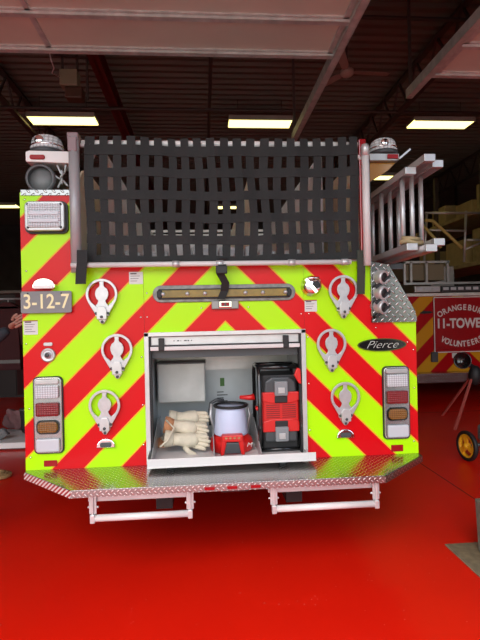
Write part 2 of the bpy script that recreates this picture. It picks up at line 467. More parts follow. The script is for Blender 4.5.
# ceiling lamps
def fixture(x, y, label, w=1.22):
    t = thing('ceiling_light', (x, y, 5.3), label, 'ceiling light', 'fluorescent ceiling lights')
    fr = MB().box(x-w/2, x+w/2, y-.2, y+.2, 5.32, 5.38); fr.box(x-w/2, x+w/2, y-.2, y-.188, 5.29, 5.32); fr.box(x-w/2, x+w/2, y+.188, y+.2, 5.29, 5.32)
    fr.obj('housing', 'fixture', t)
    MB().box(x-w/2+.01, x+w/2-.01, y-.185, y+.185, 5.295, 5.319).obj('diffuser', 'tube', t)
    for s in (-1, 1): MB().tube([(x+s*w*.35, y, 5.38), (x+s*w*.35, y, 5.75)], .006, 6).obj('hanger', 'steel', t)
fixture(-2.66, 6.13, 'lit fluorescent light above the round clear beacon beside the net')
fixture(1.04, 6.18, 'lit fluorescent light above the middle of the black net')
fixture(4.64, 6.14, 'lit fluorescent light above the stacked ladders')
fixture(-6.6, 12.85, 'dim far fluorescent light at the left edge of the view')
fixture(.95, 13.1, 'far fluorescent light glimpsed through the holes of the net')
fixture(4.66, 9.7, 'small far fluorescent light below the amber beacon bracket')

# opener box, ceiling fan
t = thing('door_opener', (-2.15, 4., 5.0), 'beige door opener box with brown motor hanging from the ceiling', 'door opener')
p0 = aY(61, 72, 4.); p1 = aY(79, 88, 4.)
MB().box(p0.x, p1.x, 3.9, 4.1, p1.z, p0.z).obj('control_box', 'beige', t, .01)
MB().box(p0.x+.06, p1.x+.06, 3.93, 4.12, p1.z-.17, p1.z-.005).obj('motor', 'brown', t, .02)
h = MB()
for xx in (p0.x+.02, p1.x-.02): h.bar((xx, 4.0, p0.z), (xx, 4.0, 5.75), .03, .03)
h.bar((p0.x-.1, 4, p0.z+.25), (p1.x+.2, 4, p0.z+.2), .03, .03); h.bar((p1.x+.12, 4, p1.z-.17), (p1.x+.12, 4, 5.7), .03, .03)
h.obj('bracket', 'steel', t)
tag(MB().tube([aY(49, 50, 3.4), aY(51, 60, 3.4), aY(54, 68, 3.45)]+[aY(52, 73, 3.6), aY(60, 77, 3.85)], .008, 8).obj('power_cable', 'white'), 'white cable dangling beside the beige opener box', 'cable')
fc = aY(347, 74, 4.0)
t = thing('ceiling_fan', fc, 'brown ceiling fan with long blades under the dark ceiling', 'ceiling fan')
MB().lathe(fc, (0, 0, 1), [(.0, -.03), (.07, -.03), (.1, 0), (.1, .05), (.04, .09), (.03, .12)]).obj('motor_housing', mat('fan_hub', (.6, .5, .4), .5), t)
MB().tube([fc+Vector((0, 0, .1)), (fc.x, fc.y, 5.75)], .015, 8).obj('downrod', 'steel', t)
for a in (4, 124, 244):
    d = Vector((math.cos(math.radians(a)), math.sin(math.radians(a)), 0)); nrm = Vector((-d.y, d.x, .15))
    b = MB(); L = [(.09, .03), (.18, .055), (.6, .065), (.66, .04)]
    up = [fc+d*l+nrm*w for l, w in L]; dn = [fc+d*l-nrm*w for l, w in L]
    vs = [q+Vector((0, 0, .025)) for q in up+dn[::-1]]+[q+Vector((0, 0, .035)) for q in up+dn[::-1]]; nn = 8
    b.add(vs, [tuple(range(nn)), tuple(range(2*nn-1, nn-1, -1))]+[(i, i+nn, (i+1) % nn+nn, (i+1) % nn) for i in range(nn)])
    b.obj('blade', 'fan', t)

# ================================================================== FIRE ENGINE
T = thing('fire_engine', (0, 0, 0), 'fire engine seen from behind, lime and red chevrons, black net over its hose bed', 'fire engine')
# body shells (behind the chevron sheets)
b = MB()
b.box(-1.25, -.94, .006, 3.6, .60, 2.325)
b.box(.94, 1.25, .006, 3.6, .60, 1.478)
b.box(-.94, -.51, .006, 3.6, .60, 1.86)
b.box(.51, .94, .006, 3.6, .60, 1.86)
b.box(-.51, .51, .006, 3.6, 1.45, 1.86)
b.box(-.51, .51, .70, 3.6, .60, 1.45)
b.obj('body_shell', 'redpaint', T)
# cab and lower chassis further forward
MB().box(-1.22, 1.22, 3.62, 6.6, .45, 2.5).obj('cab', 'redpaint', T, .06)
ch = MB(); ch.box(-.45, -.35, -.1, 6.3, .38, .58); ch.box(.35, .45, -.1, 6.3, .38, .58); ch.box(-.35, .35, .3, .36, .38, .58); ch.box(-.35, .35, 2.2, 2.3, .3, .58)
ch.obj('chassis', 'black', T)
MB().box(-1.24, 1.24, .35, .38, .42, .60).obj('mud_guard', 'black', T)
for yy in (2.2, 5.6):
    for s in (-1, 1):
        w = MB().lathe((s*1.2, yy, .5), (-s, 0, 0), [(.0, .05), (.16, .05), (.28, 0), (.3, .0), (.47, .0), (.5, .04), (.5, .5), (.46, .54), (.0, .54)], 32)
        w.obj('wheel', 'tyre', T)

# chevron sheets: left, right, centre
def flat_with_holes(mb, pts): mb.prism(pts, 0, .006)
lp = MB(); lp.prism([(-1.25, .62), (-.51, .62), (-.51, 1.885), (-.935, 1.885), (-.935, 2.335), (-1.25, 2.335)], 0, .006)
lp.obj('chevron_panel', 'chev', T)
rp = MB(); rp.prism([(.51, .62), (1.25, .62), (1.25, 1.485), (.95, 1.485), (.95, 1.885), (.51, 1.885)], 0, .006)
rp.obj('chevron_panel', 'chev', T)
cp = MB(); cp.prism([(-.508, 1.452), (.508, 1.452), (.508, 1.885), (-.508, 1.885)], -.001, .005)
cp.obj('chevron_panel', 'chev', T)
# bolts on the sheets
bl = MB()
for x, z in [(-.53, .75), (-.53, 1.0), (-.53, 1.3), (-.53, 1.55), (-.49, 1.55), (-.49, 1.7), (.53, .8), (.53, 1.1), (.53, 1.4), (.49, 1.55), (.54, 1.55),
             (1.22, .7), (1.23, 1.05), (1.23, 1.3), (1.19, 1.35), (.98, 1.45), (-1.22, .7), (-1.22, 1.0), (-1.23, 1.4), (-1.22, 1.85), (-1.22, 2.29), (-.15, 1.6), (.15, 1.6)]:
    bl.lathe((x, -.001, z), (0, -1, 0), [(.006, 0), (.006, .002), (0, .004)], 8)
bl.obj('panel_bolts', 'chrome', T)
# tread cap on the tall left side
c = MB().box(-1.242, -.925, -.006, 3.6, 2.338, 2.348); c.box(-1.242, -.925, -.008, -.001, 2.315, 2.348)
c.obj('tread_cap', 'tread_xz', T)
MB().box(-.93, .945, -.004, .03, 1.885, 1.90).obj('edge_trim', 'alu', T)

# right tread cap with bottle chutes
q = [(.948, 1.484), (1.243, 1.484), (1.243, 1.55), (1.07, 1.86), (.948, 1.882)]
c = MB().prism(q, -.02, .9); tc_ = c.obj('tread_cap', 'tread_xz', T, .003)
c = MB().box(.948, 1.246, -.024, -.02, 1.484, 1.525); c.obj('edge_trim', 'tread_xz', T)
for x, z in [XZ(379.5, yy_) for yy_ in (277.5, 293, 307)]:
    c0 = Vector((x, -.02, z))
    d = Vector((.42, -.75, -.1)).normalized()
    sl = MB().lathe(c0-d*.05, d, [(.046, 0), (.046, .075), (.042, .085), (.032, .085), (.030, .05), (.0, .05)], 24).obj('chute', 'alu', T)
    MB().lathe(c0-d*.05, d, [(.030, .051), (.030, .080), (0, .080)], 24).obj('chute_opening', 'black', sl)
    st = MB().bar((x-.045, -.05, z-.068), (x+.06, -.028, z+.01), .010, .018).obj('strap', 'black', sl)
# tailboard
tb = [(-1.245, -.003), (-1.245, -.03), (-.872, -.40), (.868, -.40), (1.25, -.045), (1.25, -.003)]
c = MB().prismz(tb, .607, .62); c.prismz([(-1.22, -.004), (-1.22, -.03), (-.87, -.385), (.865, -.385), (1.24, -.04), (1.24, -.004)], .583, .607)
TB = c.obj('tailboard', 'tread', T)
def strip(mb, a, b_, z0, z1, th=.006):
    a = Vector((*a, 0)); b_ = Vector((*b_, 0)); d = (b_-a).normalized(); nn = Vector((d.y, -d.x, 0))*th
    pts = [a, b_, b_+nn, a+nn]
    mb.prismz([(p.x, p.y) for p in pts], z0, z1)
c = MB(); strip(c, (-.872, -.40), (.868, -.40), .580, .618); c.obj('front_lip', 'tread_lip', T)
c = MB(); strip(c, (-1.245, -.03), (-.872, -.40), .578, .616); c.obj('hazard_edge', 'hazard', T)['label'] = 'red and white striped edge'
c = MB(); strip(c, (.868, -.40), (1.25, -.045), .578, .617); c.obj('front_lip', 'tread_lip', T)
for x in (-.125, .0, .13):
    mk = MB().box(x-.028, x+.028, -.411, -.404, .588, .606).obj('marker_light', 'redlens', T, .003)
# folding bar steps beneath
def barstep(x0, x1):
    g_ = MB().box(x0-.03, x1+.0, -.35, -.30, .535, .581)
    fr = g_.obj('step_mount', 'alu', T, .004)
    MB().tube([(x0, -.37, .452), (x1, -.37, .452)], .019, 16).obj('step_tube', 'pinkwhite', fr)
    for x in (x0, x1):
        a = MB().box(x-.006, x+.006, -.385, -.33, .427, .581); a.box(x-.02, x+.02, -.372, -.364, .475, .575)
        a.box(x-.013, x+.013, -.390, -.35, .429, .475)
        a.tube([(x-.03, -.36, .51), (x+.03, -.36, .51)], .006, 10)
        a.obj('step_arm', 'alu', fr, .003)
barstep(-.765, -.235)
barstep(.235, .825)
MB().tube([(-.12, -.1, .53), (-.05, -.2, .52), (.1, -.2, .52), (.16, -.1, .53)], .022, 10).obj('tow_eye', 'dgrey', T)

# folding steps (teardrop pads)
def foldstep(cx, cz):
    n = 48; out = []; inn = []
    R = .096; zb = -.135; wb = .034
    tan_a = math.asin((R-wb)/math.hypot(0.001, -zb)) if True else 0
    for i in range(n):
        a = PI/2+2*PI*i/n
        x = R*math.cos(a); z = R*math.sin(a)
        xi = (R-.016)*math.cos(a); zi = (R-.016)*math.sin(a)
        if z < -.045:      # pull the lower arc into a tapering tail
            t_ = (-.045-z)/(R-.045); z = -.045-t_*.09; x = math.copysign((.085*(1-t_)+wb*t_), x) if abs(x) > 1e-4 else 0
            if t_ > .93: x = x*max(0, 1-(t_-.93)/.07*1) if False else x
        if zi < -.045:
            t_ = (-.045-zi)/(R-.016-.045); zi = -.045-t_*.05; xi = math.copysign(.068*(1-t_)+.012*t_, xi) if abs(xi) > 1e-4 else 0
        out.append((cx+x, cz+z)); inn.append((cx+xi, cz+zi))
    o = MB().ringplate(out, inn, -.034, -.016)
    # inner figure
    fig = []
    pf = [(.016, .088), (.012, .060), (.016, .046), (.032, .034), (.040, .014), (.040, -.006), (.032, -.028), (.022, -.040), (.026, -.055), (.045, -.078), (.05, -.1), (.02, -.105)]
    fig = [(cx+x, cz+z) for x, z in pf]+[(cx-x, cz+z) for x, z in pf[::-1]]
    o.prism(fig, -.030, -.018)
    st = o.obj('folding_step', 'cast', T, .002)
    hb = MB().prism([(cx-.030, cz-.155), (cx-.030, cz-.10), (cx-.018, cz-.075), (cx+.018, cz-.075), (cx+.030, cz-.10), (cx+.030, cz-.155)], -.046, -.0)
    hb.box(cx-.042, cx+.042, -.03, -.0, cz-.135, cz-.10)
    hb.prism([(cx-.026, cz-.155), (cx+.026, cz-.155), (cx+.008, cz-.182), (cx-.008, cz-.182)], -.028, -.0)
    hb.obj('hinge', 'alu', st, .003)
    for dx, dz in ((-.036, -.118), (.036, -.118), (0, -.14), (0, -.17)):
        MB().lathe((cx+dx, -.03 if abs(dx) > .01 else (-.047 if dz > -.16 else -.029), cz+dz), (0, -1, 0), [(.009, 0), (.009, .005), (0, .007)], 10).obj('bolt', 'dgrey', st)
for cx, cz in ((.762, 1.697), (.677, 1.354), (.760, 1.010)):
    foldstep(-cx, cz); foldstep(cx, cz)

def rrect(x0, x1, z0, z1, r, n=5):
    pts = []
    for (cx, cz, a0) in ((x1-r, z1-r, 0), (x0+r, z1-r, 90), (x0+r, z0+r, 180), (x1-r, z0+r, 270)):
        for i in range(n+1):
            a = math.radians(a0+90*i/n); pts.append((cx+r*math.cos(a), cz+r*math.sin(a)))
    return pts
# tail lamp clusters
TLB = mat('dull_chrome_bezel', (.40, .40, .40), .25, metal=.9)
def tail(xc):
    x0, x1, z0, z1 = xc-.084, xc+.084, .727, 1.191
    o = MB().ringplate(rrect(x0-.006, x1+.006, z0-.006, z1+.006, .03), rrect(x0+.006, x1-.006, z0+.006, z1-.006, .024), -.012, 0)
    t_ = MB().prism(rrect(x0, x1, z0, z1, .028), -.022, 0).obj('tail_light', TLB, T, .004)
    o.obj('gasket', 'black', t_)
    w = .070
    for z, h, mt_, nm in ((1.105, .040, 'lensclear', 'clear_lens'), (.997, .042, 'lensred', 'red_lens'), (.888, .040, 'lensamber', 'amber_lens'), (.778, .040, 'lensblank', 'blank_lens')):
        if nm == 'amber_lens':
            MB().prism(rrect(xc-w, xc+w, z-h-.004, z+h+.004, .03), -.026, -.02).obj('lens_bezel', 'blackgl', t_)
            l = MB().prism(rrect(xc-w*.86, xc+w*.86, z-h*.86, z+h*.86, .026), -.040, -.02).obj(nm, mt_, t_, .006)
        else:
            l = MB().prism(rrect(xc-w, xc+w, z-h, z+h, .012), -.042, -.02).obj(nm, mt_, t_, .008)
    MB().prism(rrect(xc-w, xc+w, 1.152, 1.180, .008), -.034, -.02).obj('top_cap', 'satin', t_, .004)
tail(-1.103); tail(1.103)
# upper scene lamp
a = XZ(27, 203); b_ = XZ(67.5, 232)
x0, x1, z0, z1 = a[0], b_[0]-.005, b_[1], a[1]
o = MB().prism(rrect(x0, x1, z0, z1, .03), -.05, 0).obj('scene_light', 'satin', T, .006)
MB().ringplate(rrect(x0-.008, x1+.014, z0-.012, z1+.006, .034), rrect(x0, x1, z0, z1, .03), -.02, 0).obj('gasket', 'black', o)
MB().prism(rrect(x0+.02, x1-.02, z0+.02, z1-.016, .012), -.062, -.05).obj('lens', 'lensclear', o, .005)
sc_ = MB()
for xx in (x0+.02, x1-.02):
    for zz in (z0+.02, z1-.02): sc_.lathe((xx, -.051, zz), (0, -1, 0), [(.008, 0), (.006, .003)], 10)
sc_.obj('screw', 'black', o)
for k_ in (0, 1):
    zz = z0+.06+k_*.045
    MB().box(x0+.03, x1-.03, -.068, -.062, zz-.012, zz+.012).obj('led_row', 'lensblank', o, .004)
# directional light bar
ax, az = XZ(153, 292.5); bx, bz = XZ(295.5, 291.5)
zc = 1.694; ax, bx = -.452, .452
st_ = MB().prism(rrect(ax, bx, zc-.055, zc+.052, .052, 8), -.014, 0).obj('light_bar', mat('dull_bar_surround', (.20, .19, .18), .45, metal=.6, vary=(25, .3)), T, .003)
st_['label'] = 'long amber warning light bar in a rounded metal surround'
MB().prism(rrect(ax+.035, bx-.035, zc-.036, zc+.028, .006), -.030, -.014).obj('bar_housing', 'black', st_, .004)
MB().box(ax+.06, bx-.06, -.036, -.030, zc-.026, zc+.02).obj('amber_lens', 'amberbar', st_, .002)
cl = MB()
for x in (-.385, -.235, -.125, .13, .24, .385): 
    cl.lathe((x, -.036, zc-.003), (0, -1, 0), [(.013, 0), (.011, .006), (.0, .008)], 12)
cl.obj('fastener', 'satin', st_)
for s in (-1, 1): MB().prism(rrect(s*.408-.016, s*.408+.016, zc-.03, zc+.022, .014), -.038, -.014).obj('end_cap', 'black', st_, .006)
lb = MB().box(-.085, .085, -.03, -.002, 1.59, 1.645).obj('latch_lamp', mat('dull_lamp_plate', (.25, .24, .23), .4, metal=.6), T, .005)
MB().box(-.042, .042, -.042, -.03, 1.598, 1.644).obj('lamp_bezel', 'chrome', lb, .006)
MB().box(-.026, .026, -.045, -.042, 1.608, 1.632).obj('lamp_window', 'dgrey', lb)
for x in (-.014, .014): MB().box(x-.008, x+.008, -.047, -.045, 1.612, 1.628).obj('lamp_lens', 'redlens', lb)
# white rail below the net, with clamps
z = 1.872
MB().tube([(-.93, -.075, z+.0), (.80, -.075, z)], .016, 14).obj('grab_rail', 'pinkwhite', T)
for x in (-.87, -.30, -.03, .42, .76):
    o = MB().tube([(x-.022, -.075, z), (x+.022, -.075, z)], .021, 14); o.box(x-.01, x+.01, -.075, 0, z-.008, z+.008)
    o.obj('rail_clamp', 'alu', T)
# upright poles and hose-bed flanges
pt, pb = aY(73.6, 138, -.05), aY(75.3, 282, -.05)
MB().tube([(pt.x, -.05, 1.83), (pt.x, -.05, pt.z)], .032, 20).obj('upright_pole', mat('pole_satin', (.36, .35, .36), .32, metal=.12), T)
o = MB().box(pt.x-.036, pt.x+.03, -.07, .05, pt.z-.02, pt.z+.03); o.box(pt.x-.03, pt.x+.024, -.082, -.07, pt.z-.09, pt.z-.0)
o.obj('pole_cap', mat('pinkish_cap', (.22, .14, .15), .4), T, .01)['label'] = 'dull pink cap on the left pole'
MB().tube([(pt.x+.03, -.01, pt.z-.03), (pt.x+.09, -.01, pt.z-.03), (pt.x+.12, .0, pt.z-.05), (pt.x+.10, .0, pt.z-.10), (pt.x+.06, .0, pt.z-.12)], .013, 10).obj('net_hook', 'pinkwhite', T)
qt, qb = aY(366, 147, -.05), aY(367.5, 266, -.05)
MB().tube([(qb.x, -.05, 1.85), (qb.x, -.05, 2.60)], .024, 18).obj('upright_pole', 'pinkwhite', T)
MB().lathe((qb.x, -.05, 2.55), (0, 0, 1), [(.027, 0), (.027, .06), (.02, .075), (0, .075)], 16).obj('pole_cap', 'alu', T)
MB().tube([(.80, -.02, 2.60), (.84, -.02, 2.60), (.87, -.02, 2.56), (.90, -.02, 2.54)], .014, 10).obj('net_hook', 'pinkwhite', T)
MB().box(.884, .93, -.03, .06, 1.88, 2.67).obj('corner_post', 'redpaint', T, .006)
MB().box(-.94, -.928, -.0, .06, 1.88, 2.67).obj('corner_post', 'darkred', T, .006)
# hose bed walls
def edgewall(x, th, name, mt, rnd=.22, z1=2.60, y0=.03, y1=3.2, z0=1.86):
    pts = [(y1, z0), (y0, z0), (y0, z1-rnd)]
    for i in range(1, 8):
        a = PI-(PI/2)*i/7; pts.append((y0+rnd+rnd*math.cos(a), z1-rnd+rnd*math.sin(a)))
    pts.append((y1, z1))
    return MB().prismx(pts, x-th/2, x+th/2).obj(name, mt, T, .004)
edgewall(-.915, .02, 'hose_bed_wall', 'cream', .3, 2.56)
edgewall(.885, .03, 'hose_bed_wall', 'cream', .3, 2.56)
edgewall(-.75, .02, 'hose_bed_divider', 'greyhose', .04, 2.62, .12)
edgewall(.67, .02, 'hose_bed_divider', 'greyhose', .04, 2.62, .12)
edgewall(.24, .02, 'hose_bed_divider', 'cream', .05, 2.62, .42)
MB().box(-.87, .87, 3.2, 3.23, 1.86, 2.60).obj('hose_bed_front', 'greyhose', T)
o = MB().box(-.87, .87, 3.17, 3.2, 2.60, 2.635); o.box(-.87, .87, 3.17, 3.2, 2.66, 2.69)
for x in (-.86, -.3, .3, .86): o.box(x-.01, x+.01, 3.17, 3.2, 2.6, 2.69)
o.obj('hose_bed_rail', 'white', T)
MB().box(-.87, .87, .03, 3.2, 1.862, 1.88).obj('hose_bed_floor', 'alu', T)
# folded hose stacked in the bed: rows seen only as pale ends
for i, (x0, x1, z1) in enumerate(((-.73, -.28, 2.02), (-.26, .22, 2.04), (.26, .65, 2.02))):
    h = MB(); x = x0
    while x < x1-.05:
        h.box(x+.003, x+.055, .28, 2.9, 1.88, z1-random.random()*.03); x += .06
    h.obj('folded_hose', 'greyhose', T, .012)
# beacon brackets, beacons
def beacon(c, r, h, base, name='beacon'):
    o = MB().lathe(c, (0, 0, 1), [(r*1.04, 0), (r*1.06, .02), (r*1.0, .03)], 28).obj(name, base, T)
    MB().lathe(c, (0, 0, 1), [(r*.98, .028), (r, .05), (r*.97, h*.55), (r*.86, h*.85), (r*.7, h*.97), (r*.35, h), (0, h)], 32).obj('dome', 'domec', o)
    MB().lathe(c, (0, 0, 1), [(r*1.005, h*.40), (r*1.02, h*.42), (r*1.02, h*.47), (r*1.0, h*.49)], 32).obj('dome_band', 'chrome', o)
    MB().lathe((c[0]-r*.2, c[1]-r*.92, c[2]+h*.62), (0, -1, .2), [(r*.3, 0), (r*.25, r*.08), (0, r*.1)], 12).obj('lamp_reflector', 'chrome', o)
a0 = aY(29.5, 165, .15); a1 = aY(70, 153.5, .15)
br = MB().prism([(a0.x, a0.z-.0), (a0.x, a0.z+.062), (a0.x+.02, a0.z+.07), (a1.x+.02, a1.z-.01), (a1.x+.02, a0.z-.01)], .08, .26).obj('beacon_bracket', 'white', T, .004)
q0 = aY(30, 159.5, .08); q1 = aY(45, 155.5, .08)
MB().prism(rrect(q0.x, q1.x, q0.z, q1.z+.003, .012), .068, .08).obj('marker_lens', 'redlens', br, .004)
bc = aY(47.5, 156, .2)
beacon((bc.x, .2, a0.z+.072), .105, .125, 'dgrey')
# right beacon on its amber/red bracket
c1 = aY(383, 157.0, .2)
beacon((c1.x, .2, c1.z), .095, .115, 'dgrey')
a0 = aY(370, 166, .12); a1 = aY(402, 154, .12)
br = MB().box(a0.x, a1.x-.02, .12, .28, c1.z-.05, c1.z-.002).obj('beacon_bracket', 'satin', T, .004)
MB().box(a0.x+.12, a1.x-.03, .108, .12, c1.z-.04, c1.z-.01).obj('marker_lens', 'redlens', br, .003)
MB().bar((a1.x-.03, .12, c1.z-.045), (a1.x+.05, .12, c1.z+.02), .05, .012).obj('bracket_arm', 'alu', br)
MB().prism([(a0.x, c1.z-.052), (a1.x-.03, c1.z-.052), (a1.x-.09, c1.z-.11), (a0.x, c1.z-.19)], .16, .2).obj('gusset', mat('amber_paint', (.40, .17, .01), .3, coat=.4), br)
MB().box(.95, 1.0, .1, .2, 1.86, c1.z-.05).obj('bracket_post', 'dgrey', br)
# open hose tube on the left cap
hc = aY(42, 180, .12)
o = MB().lathe((hc.x, .08, hc.z), (0, 1, 0), [(.077, .0), (.090, .0), (.094, .02), (.094, .04), (.088, .05), (.088, 3.3), (.076, 3.3), (.076, .0)], 36)
o.obj('hose_tube', mat('grey_hose_tube', (.11, .11, .115), .45), T)
MB().lathe((hc.x, .115, hc.z), (0, 1, 0), [(0, 0), (.076, 0), (.076, .01), (0, .012)], 30).obj('tube_cap', 'plate', T)
for i, (p, q) in enumerate((((57, 165), (62, 184)), ((62, 170), (58, 188)), ((66, 165), (60, 178)), ((55, 176), (68, 186)))):
    MB().tube([aY(*p, .1), aY((p[0]+q[0])/2+2, (p[1]+q[1])/2, .13), aY(*q, .1)], .007, 8).obj('wiring', 'satin', T)

# plate holder lamp, number plate
a = XZ(22, 292.5); b_ = XZ(72.5, 313)
pl = MB().prism(rrect(-1.248, -.944, 1.588, 1.722, .012), -.03, -.018).obj('number_plate', 'plate', T, .002)
pl['label'] = 'grey plate lettered 3-12-7 in cream'
text('plate_lettering', '3-12-7', .125, (-1.096, -.031, 1.655), 'plateletter', pl, .0012, sx=.84, off=.0015)
o = MB()
for x in (-1.205, -1.005): o.lathe((x, -.03, 1.708), (0, -1, 0), [(.006, 0), (.005, .003)], 8)
o.obj('plate_screw', 'black', pl)
lm = MB().prism([(-1.172, 1.74), (-1.038, 1.74), (-1.038, 1.765)]+[(-1.105+.06*math.cos(a_), 1.765+.035*math.sin(a_)) for a_ in [PI*i/10 for i in range(11)]]+[(-1.172, 1.765)], -.05, 0).obj('plate_lamp', 'chrome', T, .006)
MB().box(-1.165, -1.045, -.056, -.04, 1.736, 1.758).obj('lamp_cover', 'white', lm, .004)
# round flush light, small lamps
cx, cz = XZ(48.5, 355)
o = MB().lathe((cx, 0, cz), (0, -1, 0), [(.044, 0), (.044, .012), (.036, .018), (.030, .010), (.018, .012), (.016, .026), (0, .028)], 28).obj('round_socket', 'cast', T)
MB().lathe((cx, -.024, cz), (0, -1, 0), [(.013, 0), (.012, .006), (0, .007)], 16).obj('socket_pin', 'dgrey', o)
MB().prism(rrect(cx-.028, cx+.028, cz+.055, cz+.078, .01), -.008, 0).obj('socket_tab', 'cast', o, .003)
for cx, cz in ((-.757, .775), (.757, .775)):
    o = MB().prism([(cx-.058, cz-.028), (cx+.058, cz-.028)]+[(cx+.056*math.cos(a_), cz-.018+.045*math.sin(a_)) for a_ in [PI*i/10 for i in range(11)]], -.03, 0).obj('step_lamp', 'chrome', T, .005)
    MB().prism(rrect(cx-.035, cx+.035, cz-.022, cz+.006, .01), -.036, -.03).obj('lens', 'dgrey', o, .002)
# small red reflectors at the bottom corners
for (pa, pb_) in (((44, 460.5), (57.5, 466)), ((391, 445), (403, 451))): MB().box(XZ(*pa)[0], XZ(*pb_)[0], -.006, 0, XZ(*pb_)[1], XZ(*pa)[1]).obj('reflector', 'redlens', T, .002)
# chrome inlet cap
cx, cz = XZ(311, 286)
o = MB().lathe((cx, 0, cz), (0, -1, 0), [(.068, 0), (.066, .012), (.055, .02), (.055, .05), (.045, .06), (0, .062)], 30).obj('inlet_cap', 'chrome', T)
MB().bar((cx-.045, -.06, cz+.04), (cx+.02, -.075, cz-.045), .03, .02).obj('cap_handle', 'chrome', o, )
MB().lathe((cx+.018, -.058, cz+.002), (0, -1, 0), [(.024, 0), (.024, .008), (.018, .008), (0, .006)], 20).obj('cap_opening', 'black', o)
MB().tube([(cx-.055, -.03, cz+.02), (cx-.03, -.08, cz+.045), (cx+.03, -.08, cz+.045), (cx+.055, -.03, cz+.01)], .008, 8).obj('bail_wire', 'chrome', o)
# maker's oval
cx, cz = 1.017, 1.338
ov = MB().prism([(cx+.162*math.cos(a_), cz+.042*math.sin(a_)) for a_ in [2*PI*i/40 for i in range(40)]], -.01, 0).obj('maker_badge', 'blackgl', T, .002)
MB().ringplate([(cx+.162*math.cos(a_), cz+.042*math.sin(a_)) for a_ in [2*PI*i/40 for i in range(40)]], [(cx+.154*math.cos(a_), cz+.036*math.sin(a_)) for a_ in [2*PI*i/40 for i in range(40)]], -.012, -.0).obj('badge_rim', mat('olive_rim', (.05, .07, .01), .3), ov)
text('badge_lettering', 'Pierce', .070, (cx-.005, -.011, cz), 'silverletter', ov, .001, shear=.5, sx=1.2, off=-.0012)
# labels
def label(px0, py0, px1, py1, rows=5, red=False):
    a = XZ(px0, py0); b_ = XZ(px1, py1)
    o = MB().box(a[0], b_[0], -.002, 0, b_[1], a[1]).obj('data_label', 'label', T)
    m_ = MB(); h = (a[1]-b_[1])/(rows+1)
    for i in range(rows):
        zz = a[1]-h*(i+.7); w = (b_[0]-a[0])
        m_.box(a[0]+w*.1, a[0]+w*(.55+.35*((i*37) % 10)/10), -.0026, -.002, zz-h*(.28 if i == 0 else .12), zz+h*(.2 if i == 0 else .08))
    m_.obj('label_print', 'labelink', o)
    if red:
        MB().box(a[0], b_[0], -.0024, -.002, a[1]-.006, a[1]).obj('label_band', 'redlens', o)
label(23.5, 320.5, 38, 334.5, 5, True)
label(129, 272, 143, 284, 4)
label(304.5, 300, 317, 311.5, 4, True)

# ---------------- rear compartment
x0, x1, z0, z1 = -.505, .505, .64, 1.445
c = MB(); c.box(x0, x0+.012, .0, .68, z0, z1); c.box(x1-.012, x1, .0, .68, z0, z1); c.box(x0, x1, .0, .68, z1-.012, z1); c.box(x0, x1, .0, .68, z0-.012, z0)
LN = c.obj('compartment_liner', 'linerw', T)
MB().box(x0, x1, .58, .60, z0, z1).obj('compartment_back', 'linerw', T)
o = MB().box(x0+.01, x1-.01, .56, .578, 1.15, 1.4).obj('compartment_bulkhead', 'satin', T)
fr = MB(); fr.box(x0-.006, x0+.022, -.022, .03, z0-.01, z1+.006); fr.box(x1-.022, x1+.006, -.022, .03, z0-.01, z1+.006); fr.box(x0-.006, x1+.006, -.022, .03, z1-.018, z1+.008)
fr.obj('door_frame', 'alu', T, .002)
for xx in (x0+.022, x1-.034): MB().box(xx, xx+.012, -.005, .06, z0, z1-.02).obj('door_seal', 'black', T)
rd = MB(); rd.box(x0+.034, x1-.034, .01, .03, z1-.075, z1-.022); rd.box(x0+.034, x1-.034, .002, .03, z1-.074, z1-.070)
RD = rd.obj('roll_door', 'alu', T, .002)
MB().box(x0+.03, x1-.03, -.012, .03, z1-.108, z1-.083).obj('door_bar', 'pinkwhite', RD, .004)
MB().box(x0+.03, x1-.03, .0, .05, z1-.083, z1-.075).obj('bar_seal', 'black', RD)
for x in (-.405, .385): MB().box(x-.018, x+.018, -.018, .01, z1-.108, z1-.03).obj('door_clip', 'black', RD, .003)
m_ = MB()
for i, w in enumerate((.006, .014, .004, .018, .01, .006)): m_.box(-.33+i*.022, -.33+i*.022+w, .0085, .01, z1-.052, z1-.045)
m_.obj('door_print', 'labelink', RD)
MB().box(x0+.012, x1-.012, .05, .55, z1-.16, z1-.11).obj('door_drum', 'dgrey', T)
# stickers on the back wall
a = XZ(220, 378, .58); b_ = XZ(224.5, 386, .58); MB().box(a[0], b_[0], .578, .58, b_[1], a[1]).obj('sticker', 'green', T)
m_ = MB()
for i in range(4):
    a = XZ(217, 392+i*3, .58); m_.box(a[0], a[0]+.05+.03*(i % 2), .578, .58, a[1]-.004, a[1]+.003)
m_.obj('sticker', 'labelink', T)
# pull-out tray with dividers
TY = -.16
tr = MB(); tr.box(-.492, .53, TY, TY+.008, .648, .700); tr.box(-.492, .53, TY, 0, .648, .656); tr.box(-.492, .49, 0, .52, .648, .656); tr.box(-.492, -.486, TY, .52, .648, .72); tr.box(.484, .49, TY, .52, .648, .69)
TR = tr.obj('tray', 'pinkwhite', T, .002)
dv = MB()
def divider(x, lean=0.):
    p = [(TY+.03, .656), (.50, .656), (.50, .83), (.30, .83), (TY+.03, .69)]
    return MB().prismx(p, x-.003, x+.003)
for x in (-.470, -.09, .20): divider(x).obj('tray_divider', 'alu', TR)
brk = MB()
for x in (-.36, .33): brk.box(x-.02, x+.02, -.12, -.08, .622, .648)
brk.obj('tray_latch', 'black', TR)

